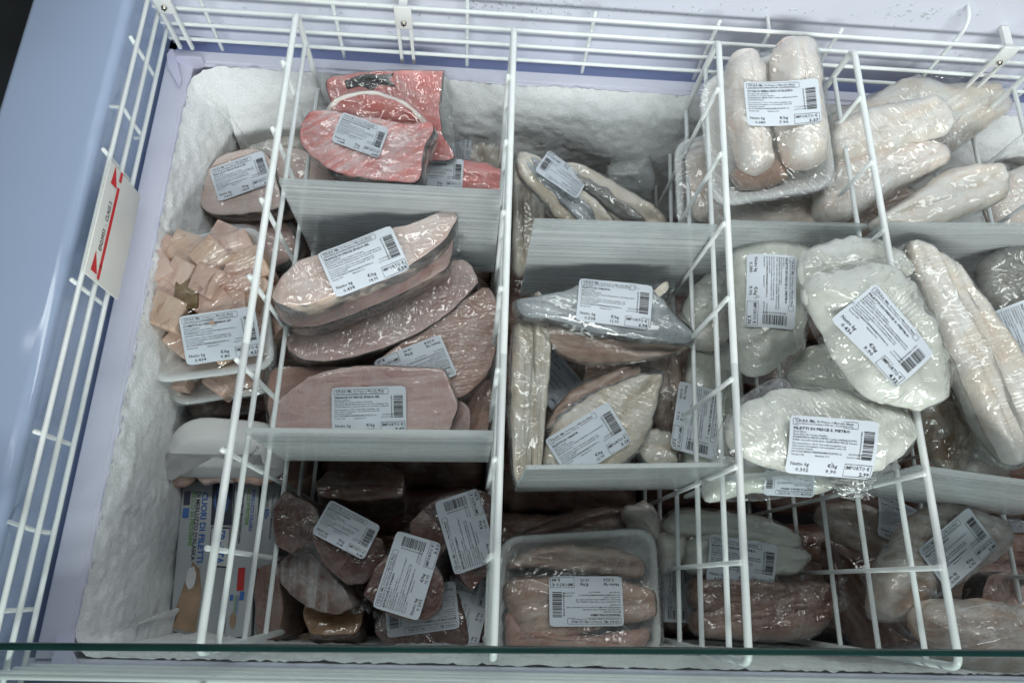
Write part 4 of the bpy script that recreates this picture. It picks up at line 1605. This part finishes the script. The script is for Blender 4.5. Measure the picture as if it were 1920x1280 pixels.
pack('swordfish_package', 'flat pink swordfish steak pack with a straight label priced 8.49', 'fish pack', -.165, (0, .22),
     [([(513, 697), (570, 689), (650, 691), (640, 760), (560, 790), (512, 790)], -.014, (.010, .010), 'sword_rust', 'steak'),
      ([(509, 786), (521, 756), (547, 731), (584, 706), (628, 692), (682, 686), (809, 689), (838, 698), (855, 749), (857, 769), (838, 815), (800, 850), (560, 850), (517, 822)], .008, (.011, .011), 'sword', 'steak')],
     [((692, 768), (712, 767.4), SW, '0.570', '14.90', '8.49')], film='film_tight')

# ------------------------------------------------------------------ tuna
TN = 'BISTECCHE DI TONNO'
pack('tuna_package', 'brown tuna block lying along the foot of the clear panel', 'fish pack', -.262, (0, -.35),
     [([(594, 924), (620, 901), (725, 892), (761, 907), (761, 950), (680, 958), (601, 950)], 0, (.026, .03), 'tuna_light', 'steak', {'round': .0045, 'lump': .005})], film='film_tight')
pack('tuna_package', 'folded pack of two dark tuna steaks priced 3.40', 'fish pack', -.222, (-.18, .12),
     [([(513, 952), (537, 918), (592, 944), (604, 990), (586, 1012), (552, 1034), (517, 1018)], 0, (.027, .025), 'tuna', 'steak', {'lump': .005, 'lf': 24, 'round': .0045}),
      ([(582, 992), (615, 972), (712, 1008), (722, 1040), (685, 1088), (652, 1095), (610, 1060)], .006, (.028, .025), 'tuna', 'steak', {'lump': .005, 'lf': 24, 'round': .0045})],
     [((650, 992), (669, 1002), TN, '0.214', '15.88', '3.40', True, .78)])
pack('tuna_package', 'greyish frosted tuna steak under the pack priced 3.40', 'fish pack', -.25, (.22, .2),
     [([(537, 1060), (564, 1027), (592, 1018), (630, 1055), (665, 1095), (682, 1128), (650, 1140), (598, 1126), (553, 1093)], 0, (.027, .025), 'tuna_light', 'steak', {'lump': .005, 'lf': 24, 'round': .0045})], film='film_frosty', flaps=[([(650, 1132), (688, 1118), (700, 1140), (664, 1150)], .010)])
pack('tuna_package', 'dark tuna block standing by the cartons and wire divider', 'fish pack', -.285, (.35, .1),
     [([(502, 1085), (515, 1057), (547, 1057), (556, 1137), (545, 1194), (513, 1194)], 0, (.027, .03), 'tuna_light', 'steak', {'lump': .005, 'lf': 24, 'round': .0045})], film='film_tight')
pack('tuna_package', 'yellowish brown end of a tuna block near the front wall', 'fish pack', -.28, (0, -.35),
     [([(573, 1160), (580, 1137), (635, 1132), (687, 1142), (684, 1177), (671, 1202), (588, 1200)], 0, (.026, .03), 'tuna_brown', 'steak', {'round': .0045, 'lump': .005})], film='film_tight')
pack('tuna_package', 'low brown tuna block half hidden under the glass lid edge', 'fish pack', -.33, (0, 0),
     [([(535, 1196), (600, 1182), (655, 1200), (640, 1222), (545, 1222)], 0, (.02, .03), 'tuna_brown', 'steak')], film='film_tight')
pack('tuna_package', 'glossy dark tuna steak with a label priced 2.96 beside the wires', 'fish pack', -.215, (-.22, .1),
     [([(785, 955), (815, 930), (890, 918), (914, 931), (929, 987), (926, 1040), (909, 1064), (875, 1106), (858, 1092), (840, 1044), (825, 985)], 0, (.027, .03), 'tuna', 'steak', {'lump': .005, 'lf': 24, 'round': .0045})],
     [((874, 995), (868, 976), TN, '0.186', '15.90', '2.96')], crease=.003)
pack('tuna_package', 'dark red tuna steak with a label turned upside down', 'fish pack', -.265, (0, .05),
     [([(706, 1178), (722, 1140), (770, 1110), (815, 1095), (860, 1110), (878, 1170), (878, 1205), (845, 1226), (740, 1222)], 0, (.027, .03), 'tuna', 'steak', {'lump': .005, 'lf': 24, 'round': .0045})],
     [((791, 1141), (771, 1143.7), TN, '0.238', '15.90', '3.78', True)])
pack('tuna_package', 'small dark tuna piece between the upside-down label and the wires', 'fish pack', -.27, (0, .05),
     [([(852, 1102), (890, 1100), (917, 1150), (910, 1200), (872, 1200)], 0, (.02, .03), 'tuna', 'steak', {'lump': .005, 'lf': 24, 'round': .0045})],
     [((868, 1150), (873, 1131), TN, '0.190', '15.90', '3.02', True)])
pack('tuna_package', 'deep red tuna steak lying on the others with a label priced 3.21', 'fish pack', -.205, (-.05, .05),
     [([(770, 985), (800, 946), (837, 952), (851, 980), (839, 1025), (812, 1060), (775, 1045)], .002, (.020, .022), 'tuna', 'steak', {'lump': .005, 'lf': 24, 'round': .0045}),
      ([(682, 1111), (708, 1062), (735, 1030), (800, 1035), (828, 1075), (829, 1137), (802, 1162), (770, 1164), (715, 1141)], 0, (.022, .024), 'tuna', 'steak', {'lump': .005, 'lf': 24, 'round': .0045})],
     [((764, 1077), (770, 1058), TN, '0.202', '15.90', '3.21', True)], flaps=[([(700, 1140), (720, 1158), (735, 1188), (708, 1180)], .008)])

# ------------------------------------------------------------------ bream, back cell
BR = 'FILETTI DI ORATA'
pack('bream_package', 'olive grey fish fillet deep beside the edge-on divider', 'fish pack', -.235, (0, .2),
     [([(960, 318), (985, 328), (1000, 360), (1008, 430), (996, 500), (962, 505)], 0, (.016, .02), 'bream', 'flat', {})], film='film_tight')
pack('bream_package', 'thin yellowish fillet end between two bream packs', 'fish pack', -.225, (0, .2),
     [([(995, 366), (1012, 366), (1022, 392), (1018, 440), (999, 440)], 0, (.010, .016), 'white', 'flat', {})], film=None)
pack('ice_package', 'grey frosted lump in clear film against the back frost', 'fish pack', -.215, (0, .6),
     [([(1140, 326), (1152, 306), (1186, 297), (1217, 299), (1220, 366), (1196, 372), (1160, 350)], 0, (.012, .015), 'ice_block')], film='film_frosty', crease=.003)
pack('bream_package', 'pale bream fillets banded with dark skin, next to the grey frosted lump', 'fish pack', -.165, (.0, .35),
     [([(1040, 312), (1060, 305), (1088, 310), (1135, 331), (1202, 371), (1241, 400), (1246, 422), (1190, 432), (1140, 420), (1085, 360)], 0, (.012, .014), 'bream', 'flat', {}),
      ([(1050, 322), (1090, 332), (1150, 366), (1200, 402), (1215, 424), (1180, 420), (1120, 380), (1065, 345)], .010, (.007, .006), 'grey_skin')], crease=.002)
pack('bream_package', 'long silver-edged bream fillets in film beside the edge-on divider, label slanted', 'fish pack', -.150, (-.05, .35),
     [([(966, 293), (977, 286), (1011, 294), (1068, 337), (1117, 376), (1155, 424), (1102, 436), (1055, 422), (1008, 370), (970, 330)], 0, (.014, .016), 'bream', 'flat', {}),
      ([(985, 300), (1010, 300), (1060, 345), (1105, 390), (1120, 425), (1095, 425), (1040, 370), (1000, 330)], .010, (.008, .006), 'silver_skin', 'flat', {})],
     [((1054, 328), (1038, 316), BR, '0.402', '12.90', '5.19', False, .76)], crease=.002)

# ------------------------------------------------------------------ bream, middle cell
pack('bream_package', 'brown fish deep in the bream cell, its label running diagonally', 'fish pack', -.215, (0, .1),
     [([(1018, 655), (1061, 655), (1092, 685), (1089, 722), (1052, 775), (1022, 775)], 0, (.014, .02), 'brown_fish')],
     [((1040, 714), (1052.6, 729.4), BR, '0.366', '12.90', '4.72', True)], film='film_tight')
pack('bream_package', 'tan bream fillet with silvery end hanging beside the slanted wires', 'fish pack', -.185, (-.1, .15),
     [([(1196, 692), (1236, 662), (1266, 652), (1277, 702), (1284, 770), (1284, 820), (1256, 818), (1220, 790), (1222, 740)], 0, (.018, .02), 'shark', 'flat', {})])
pack('bream_package', 'small pale fish tail behind the ribbed panel near the slanted wires', 'fish pack', -.165, (-.1, .1),
     [([(1205, 806), (1257, 809), (1276, 837), (1259, 873), (1216, 875), (1190, 845)], 0, (.014, .02), 'bream', 'flat', {})])
pack('bream_package', 'upright bream fillets squeezed edge-on along the edge-on divider', 'fish pack', -.135, (-.1, .05),
     [([(962, 615), (977, 600), (1000, 606), (1006, 700), (1004, 828), (1000, 895), (965, 905), (956, 828), (954, 702)], 0, (.016, .02), 'bream', 'flat', {}),
      ([(1000, 551), (1011, 553), (1026, 588), (1030, 635), (1027, 736), (1018, 828), (1010, 895), (994, 890), (996, 700), (994, 610)], .004, (.016, .02), 'bream', 'flat', {'nb': 64})], crease=.002)
pack('bream_package', 'blunt pale bream fillet in film with a slanted label priced 5.13', 'fish pack', -.145, (-.02, .15),
     [([(1020, 800), (1062, 738), (1135, 700), (1182, 684), (1200, 692), (1182, 720), (1102, 760), (1040, 800)], -.004, (.014, .016), 'shark', 'flat', {}),
      ([(1017, 830), (1041, 785), (1102, 738), (1186, 704), (1236, 695), (1248, 702), (1236, 736), (1226, 780), (1216, 815), (1185, 860), (1130, 895), (1040, 900), (1010, 870)], .006, (.018, .018), 'bream', 'flat', {})],
     [((1104, 826), (1121, 815.4), BR, '0.398', '12.90', '5.13')], flaps=[([(1236, 698), (1230, 748), (1262, 752), (1260, 712)], .012)])
pack('bream_package', 'silver-skinned bream pack lying across its cell, label priced 6.94', 'fish pack', -.112, (.03, .1),
     [([(1010, 608), (1102, 622), (1200, 640), (1288, 645), (1270, 660), (1202, 678), (1102, 684), (1040, 660)], -.012, (.012, .014), 'shark', 'flat', {}),
      ([(962, 567), (977, 560), (1034, 553), (1088, 533), (1149, 527), (1205, 535), (1235, 558), (1263, 586), (1302, 621), (1306, 634), (1286, 647), (1236, 645), (1186, 641), (1102, 625), (1028, 606), (975, 600)], .006, (.017, .014), 'silver_skin', 'flat', {}),
      ([(1196, 545), (1225, 542), (1248, 528), (1254, 534), (1240, 556), (1215, 568)], .012, (.008, .008), 'bream', 'flat', {})],
     [((1152, 568), (1172, 571), BR, '0.538', '12.90', '6.94')], film='film_tight')

# ------------------------------------------------------------------ smooth-hound tray and neighbours
PL = 'TRANCE DI PALOMBO'
pack('white_fish_package', 'thin brown fish behind the top edge of the foam shark tray', 'fish pack', -.265, (0, .1),
     [([(966, 1008), (1040, 972), (1122, 951), (1167, 953), (1183, 969), (1182, 995), (1122, 1005), (1010, 1015)], 0, (.018, .02), 'brown_fish', 'flat', {})], film='film_tight')
pack('white_fish_package', 'pale fish piece behind the corner of the foam shark tray', 'fish pack', -.24, (0, .1),
     [([(1168, 957), (1209, 944), (1229, 965), (1238, 1002), (1238, 1035), (1215, 1020), (1182, 995)], 0, (.018, .02), 'cod')])
pack('white_fish_package', 'pale fillet end in gathered film poking through beside the shark tray', 'fish pack', -.225, (0, .1),
     [([(1232, 1014), (1272, 1002), (1288, 1022), (1285, 1048), (1240, 1075)], 0, (.014, .016), 'white')],
     flaps=[([(1236, 1060), (1282, 1045), (1262, 1105), (1244, 1115)], .01)])
pack('fish_tray', 'white foam tray of pink-brown shark fillets under film, label upside down priced 3.49', 'fish tray', -.205, (0, .03),
     [([(950, 1066), (972, 1040), (1040, 1021), (1130, 1024), (1186, 1039), (1211, 1059), (1203, 1083), (1160, 1081), (1085, 1074), (1010, 1064)], .004, (.018, .018), 'shark', 'flat', {}),
      ([(948, 1090), (1010, 1078), (1100, 1080), (1167, 1086), (1224, 1108), (1222, 1156), (1122, 1180), (1047, 1199), (985, 1205), (950, 1150)], .004, (.020, .018), 'shark', 'flat', {}),
      ([(950, 1140), (1000, 1160), (1080, 1190), (1212, 1172), (1212, 1205), (1150, 1225), (1060, 1230), (965, 1225), (945, 1190)], .002, (.018, .016), 'sword_rust', 'fillet', {'p': 2.6})],
     [((1099, 1126), (1079, 1126), PL, '0.326', '10.70', '3.49', True)],
     tray=([(935, 1006), (1230, 988), (1243, 1234), (930, 1245)], .024, .026), rim=.0005, slack=20)

# ------------------------------------------------------------------ cod
CO = "CUORI DI MERLUZZO D'ALASKA"
pack('fish_tray', 'foam tray of pinkish cod standing behind the slanted wires, under the top tray', 'fish tray', -.125, (-.05, .3),
     [([(1290, 290), (1330, 262), (1385, 262), (1392, 400), (1300, 408)], .004, (.014, .014), 'cod')],
     tray=([(1264, 266), (1400, 236), (1425, 428), (1272, 434)], .022), rim=.0005)
pack('cod_package', 'pinkish cod fillets in film jutting out below the top foam tray', 'fish pack', -.12, (0, .2),
     [([(1345, 372), (1440, 345), (1535, 345), (1545, 395), (1512, 436), (1350, 440)], 0, (.02, .02), 'cod')])
pack('fish_tray', 'foam tray with two thick white cod hearts, standing above all the wires', 'fish tray', -.045, (.05, .25),
     [([(1372, 325), (1400, 300), (1452, 305), (1470, 335), (1440, 352), (1390, 352)], -.008, (.012, .008), 'shark'),
      ([(1359, 165), (1366, 116), (1391, 94), (1414, 101), (1430, 141), (1434, 202), (1442, 262), (1450, 309), (1442, 324), (1414, 326), (1387, 314), (1374, 275), (1362, 215)], .006, (.026, .018), 'cod', 'fillet', {'p': 2.6}),
      ([(1444, 146), (1446, 107), (1466, 76), (1495, 71), (1522, 80), (1531, 118), (1536, 202), (1548, 286), (1534, 311), (1495, 320), (1469, 304), (1457, 262), (1448, 202)], .006, (.026, .018), 'cod', 'fillet', {'p': 2.6})],
     [((1460, 199), (1480, 197), CO, '0.680', '7.90', '5.37')],
     tray=([(1310, 150), (1530, 70), (1573, 352), (1333, 392)], .022, .03), rim=.0005, slack=10)
pack('cod_package', 'reddish cod fillet deep under the large cod packs by the panel', 'fish pack', -.175, (0, .2),
     [([(1545, 405), (1600, 370), (1670, 345), (1720, 365), (1660, 440), (1560, 450)], 0, (.02, .02), 'shark', 'flat', {})])
pack('cod_package', 'pinkish cod fillet near the farthest wire divider', 'fish pack', -.17, (0, .2),
     [([(1855, 345), (1920, 312), (1985, 330), (1985, 430), (1890, 435), (1850, 400)], 0, (.02, .02), 'cod', 'flat', {})])
pack('cod_package', 'broad ivory cod fillet pack rising highest against the back rim', 'fish pack', -.095, (.02, .35),
     [([(1555, 225), (1633, 181), (1690, 151), (1727, 143), (1784, 156), (1868, 155), (1890, 175), (1896, 202), (1861, 230), (1771, 291), (1700, 305), (1590, 300)], 0, (.022, .022), 'white', 'flat', {'lump': .005})],
     flaps=[([(1728, 150), (1800, 158), (1806, 138), (1755, 136)], .012)])
pack('cod_package', 'two frosty cod fillets in wrinkled film in front of the ivory cod pack', 'fish pack', -.065, (.05, .25),
     [([(1556, 240), (1616, 208), (1683, 190), (1750, 185), (1778, 202), (1774, 250), (1700, 275), (1620, 295), (1555, 310)], .006, (.018, .018), 'white', 'flat', {'lump': .004}),
      ([(1535, 330), (1600, 290), (1680, 272), (1768, 272), (1770, 309), (1730, 332), (1650, 378), (1582, 416), (1538, 418), (1526, 390)], 0, (.022, .02), 'cod', 'flat', {'lump': .004})], crease=.002, flaps=[([(1766, 205), (1772, 268), (1796, 258), (1788, 214)], .014)])
pack('cod_package', 'pointed pale cod fillet under tight film resting on the ribbed panel', 'fish pack', -.062, (.03, .2),
     [([(1627, 424), (1664, 394), (1717, 361), (1777, 318), (1851, 310), (1883, 309), (1889, 336), (1888, 366), (1851, 390), (1784, 415), (1690, 440)], 0, (.018, .018), 'white', 'flat', {'lump': .004})], film='film_tight')

# ------------------------------------------------------------------ john dory
JD = 'FILETTI DI PESCE S. PIETRO'
pack('dory_package', 'grey-white dory fillets deep beside the slanted wires, near the panel', 'fish pack', -.15, (-.1, .1),
     [([(1276, 600), (1300, 540), (1361, 495), (1372, 520), (1350, 590), (1300, 622)], 0, (.014, .018), 'dory'),
      ([(1285, 640), (1300, 612), (1350, 588), (1358, 630), (1330, 655)], -.004, (.014, .018), 'white')])
pack('dory_package', 'dory fillet standing on edge beside the slanted wires with a sideways label', 'fish pack', -.185, (-.55, .05),
     [([(1293, 690), (1305, 649), (1327, 642), (1362, 648), (1382, 702), (1385, 786), (1370, 840), (1330, 880), (1288, 880)], 0, (.018, .022), 'dory')],
     [((1300, 788), (1299, 808), JD, '0.330', '9.90', '3.27', True)])
pack('dory_package', 'darker dory fillet glimpsed between the three labelled dory packs', 'fish pack', -.11, (0, .1),
     [([(1480, 690), (1549, 646), (1590, 686), (1610, 722), (1569, 745), (1500, 740)], 0, (.018, .02), 'dory')])
pack('dory_package', 'dory pack lowest of its cell, showing under the pack priced 2.99', 'fish pack', -.075, (-.03, .1),
     [([(1338, 862), (1400, 862), (1500, 880), (1560, 905), (1520, 925), (1420, 922), (1328, 938)], 0, (.014, .018), 'dory')],
     [((1480, 899), (1460, 898), JD, '0.318', '9.90', '3.15', False, .62)])
pack('dory_package', 'unlabelled bulging dory pack between the panel and the pack priced 4.32', 'fish pack', -.03, (0, .2),
     [([(1508, 478), (1549, 456), (1599, 446), (1646, 459), (1692, 477), (1700, 515), (1616, 530), (1549, 535), (1508, 530)], 0, (.018, .018), 'dory', 'fillet', {'lump': .004})],
     flaps=[([(1625, 488), (1690, 500), (1692, 462), (1640, 470)], .015)])
pack('dory_package', 'upright milky dory pack with a downward label priced 3.76', 'fish pack', -.09, (-.02, .12),
     [([(1369, 487), (1421, 437), (1482, 450), (1512, 487), (1513, 602), (1490, 655), (1441, 694), (1398, 698), (1375, 655), (1370, 568)], .004, (.026, .024), 'dory', 'fillet', {'p': 3, 'lump': .004})],
     [((1447, 545), (1446.6, 565), JD, '0.380', '9.90', '3.76')],
     wrap=[(1359, 477), (1381, 455), (1421, 428), (1458, 442), (1495, 445), (1514, 477), (1518, 551), (1518, 602), (1506, 675), (1498, 704), (1468, 724), (1424, 719), (1389, 705), (1354, 655), (1341, 588), (1352, 534)], crease=.002, flaps=[([(1395, 448), (1470, 448), (1462, 424), (1408, 424)], .014)])
pack('dory_package', 'large milky dory pack lying over the wire divider, label priced 4.32', 'fish pack', .020, (.02, .12),
     [([(1508, 540), (1549, 511), (1599, 500), (1666, 500), (1712, 534), (1735, 588), (1752, 635), (1776, 669), (1782, 702), (1766, 746), (1730, 768), (1683, 756), (1620, 742), (1594, 712), (1555, 655), (1525, 602)], 0, (.020, .012), 'dory', 'fillet', {'p': 3.4, 'lump': .004})],
     [((1660, 628), (1672, 644), JD, '0.436', '9.90', '4.32')], crease=.002, film='film', flaps=[([(1655, 500), (1715, 538), (1738, 512), (1680, 478)], .016)])
pack('dory_package', 'wide milky dory pack resting on the ribbed panel, label priced 2.99', 'fish pack', -.012, (.0, .1),
     [([(1368, 806), (1396, 762), (1466, 730), (1560, 738), (1660, 760), (1702, 786), (1706, 830), (1672, 864), (1600, 886), (1500, 884), (1420, 864), (1370, 840)], 0, (.020, .016), 'dory', 'fillet', {'p': 3, 'lump': .004})],
     [((1561, 838), (1581, 840), JD, '0.302', '9.90', '2.99')],
     wrap=[(1358, 800), (1391, 752), (1455, 714), (1495, 719), (1569, 732), (1616, 738), (1666, 755), (1705, 780), (1711, 835), (1679, 868), (1647, 890), (1618, 926), (1591, 930), (1542, 903), (1490, 888), (1400, 868), (1346, 852)], crease=.0022, flaps=[([(1555, 900), (1640, 892), (1628, 934), (1575, 934)], .012)])

# lower pair
pack('brown_fish_package', 'brown fish strip with a sideways label beside the foam shark tray', 'fish pack', -.275, (-.1, 0),
     [([(1240, 1045), (1280, 1035), (1296, 1090), (1292, 1160), (1246, 1165)], 0, (.014, .02), 'brown_fish', 'flat', {})],
     [((1264, 1098), (1264, 1118), PL, '0.334', '10.70', '3.57', True)])
pack('dory_package', 'two slim dory fillets in film above the dark brown fish pack', 'fish pack', -.225, (0, .12),
     [([(1244, 984), (1269, 958), (1310, 955), (1422, 967), (1485, 993), (1507, 1017), (1480, 1030), (1422, 1022), (1347, 1006), (1262, 1004)], .004, (.018, .02), 'dory', 'flat', {}),
      ([(1284, 1018), (1329, 998), (1404, 1008), (1460, 1019), (1514, 1035), (1515, 1058), (1480, 1078), (1400, 1085), (1300, 1078), (1282, 1045)], .006, (.022, .02), 'dory', 'flat', {})],
     [((1392, 1054), (1412, 1057), JD, '0.296', '9.90', '2.93')], crease=.0025)
pack('brown_fish_package', 'dark brown fish pieces under shiny loose film at the front', 'fish pack', -.225, (0, .05),
     [([(1297, 1085), (1355, 1076), (1437, 1082), (1500, 1110), (1440, 1150), (1340, 1150), (1292, 1130)], .006, (.02, .02), 'brown_fish', 'flat', {}),
      ([(1340, 1125), (1437, 1100), (1535, 1088), (1568, 1122), (1558, 1152), (1526, 1192), (1460, 1200), (1380, 1198), (1310, 1190), (1295, 1150)], 0, (.024, .02), 'brown_fish', 'flat', {})], crease=.0035, flaps=[([(1540, 1092), (1562, 1150), (1590, 1140), (1572, 1085)], .012)])

# ------------------------------------------------------------------ past the divider
PE = 'FILETTO DI PERSICO'
pack('skin_fish_package', 'dark striped fish skin in film with a label priced 3.06', 'fish pack', -.085, (-.05, .15),
     [([(1829, 515), (1851, 477), (1878, 460), (1920, 466), (1990, 500), (1990, 720), (1920, 700), (1870, 630)], 0, (.02, .02), 'grey_skin', 'flat', {'lump': .004})],
     [((1912, 640), (1920, 658), PE, '0.168', '18.20', '3.06', True)], crease=.002)
pack('skin_fish_package', 'small pale fillet end under the brown-skinned fish by the panel', 'fish pack', -.13, (0, .1),
     [([(1790, 872), (1840, 848), (1890, 876), (1886, 910), (1830, 912)], 0, (.012, .016), 'perch', 'flat', {})])
pack('skin_fish_package', 'brown-skinned and grey-skinned fish halves under the long pale fillet', 'fish pack', -.11, (-.03, .12),
     [([(1714, 775), (1737, 742), (1772, 718), (1806, 760), (1832, 800), (1814, 852), (1790, 892), (1760, 884), (1738, 842)], 0, (.018, .02), 'brown_skin', 'flat', {}),
      ([(1798, 770), (1850, 796), (1914, 828), (1916, 872), (1882, 880), (1842, 864), (1812, 815)], .004, (.016, .02), 'grey_skin', 'flat', {})],
     [((1818, 741), (1829, 757.6), PE, '0.176', '18.20', '3.20')], crease=.002)
pack('skin_fish_package', 'long pale fillets with silvery skin edge in stretched film across their cell', 'fish pack', -.05, (.0, .12),
     [([(1692, 472), (1700, 458), (1722, 470), (1752, 540), (1790, 620), (1830, 700), (1872, 790), (1896, 866), (1868, 864), (1824, 800), (1796, 735), (1760, 665), (1730, 600), (1713, 544)], -.002, (.012, .014), 'grey_skin', 'flat', {}),
      ([(1698, 462), (1713, 452), (1740, 458), (1770, 490), (1796, 560), (1830, 640), (1866, 720), (1896, 800), (1908, 862), (1884, 868), (1846, 800), (1808, 720), (1770, 640), (1738, 560), (1712, 505)], .006, (.017, .014), 'white', 'flat', {'lump': .004}),
      ([(1738, 466), (1784, 486), (1817, 522), (1860, 588), (1903, 655), (1934, 702), (1944, 760), (1930, 826), (1906, 840), (1890, 770), (1852, 690), (1812, 610), (1778, 540), (1752, 495)], .002, (.016, .014), 'white', 'flat', {'lump': .004})], crease=.002)
pack('perch_package', 'brownish fillet under film beside the wire divider, label half covered', 'fish pack', -.225, (0, .1),
     [([(1535, 955), (1587, 940), (1640, 955), (1700, 990), (1730, 1020), (1690, 1045), (1640, 1045), (1595, 1030), (1550, 1000)], 0, (.018, .02), 'perch', 'flat', {})],
     [((1694, 982), (1713, 988), PE, '0.412', '6.90', '2.84')])
pack('perch_package', 'brown fillet sloping deep down towards the front wall', 'fish pack', -.27, (0, .05),
     [([(1545, 1017), (1580, 1035), (1608, 1085), (1645, 1150), (1690, 1190), (1720, 1205), (1650, 1216), (1596, 1200), (1558, 1120)], 0, (.02, .02), 'brown_fish', 'flat', {})])
pack('perch_package', 'small squarish brown fish piece beside the label priced 2.48', 'fish pack', -.22, (0, .05),
     [([(1825, 1142), (1833, 1081), (1878, 1075), (1884, 1124), (1866, 1148)], 0, (.016, .02), 'sword_rust', 'steak')])
pack('perch_package', 'brown fish piece cut off by the far side, above the frosted fillet', 'fish pack', -.21, (0, .05),
     [([(1876, 1126), (1917, 1088), (1980, 1096), (1980, 1160), (1890, 1158)], 0, (.016, .02), 'sword_rust')])
pack('perch_package', 'frosty folded fillet in film with a slanted label priced 2.48', 'fish pack', -.165, (0, .08),
     [([(1630, 1138), (1638, 1085), (1668, 1040), (1683, 987), (1722, 955), (1764, 940), (1800, 960), (1790, 1040), (1740, 1120), (1695, 1160), (1647, 1162)], 0, (.024, .022), 'perch', 'flat', {'lump': .004}),
      ([(1760, 945), (1805, 949), (1842, 960), (1882, 975), (1896, 991), (1883, 1026), (1842, 1062), (1786, 1102), (1750, 1090), (1755, 1000)], .002, (.018, .02), 'perch', 'flat', {'lump': .004})],
     [((1793, 1027), (1808, 1014), PE, '0.360', '6.90', '2.48', True)], film='film_frosty', flaps=[([(1868, 968), (1896, 1000), (1912, 990), (1890, 955)], .012)])
pack('perch_package', 'white-frosted thick fillet reaching under the glass lid edge', 'fish pack', -.135, (0, 0),
     [([(1711, 1160), (1728, 1134), (1764, 1124), (1842, 1132), (1950, 1150), (1990, 1200), (1985, 1275), (1842, 1268), (1782, 1238), (1726, 1194)], 0, (.026, .022), 'perch', 'fillet', {'p': 3, 'lump': .004})], film='film_frosty')
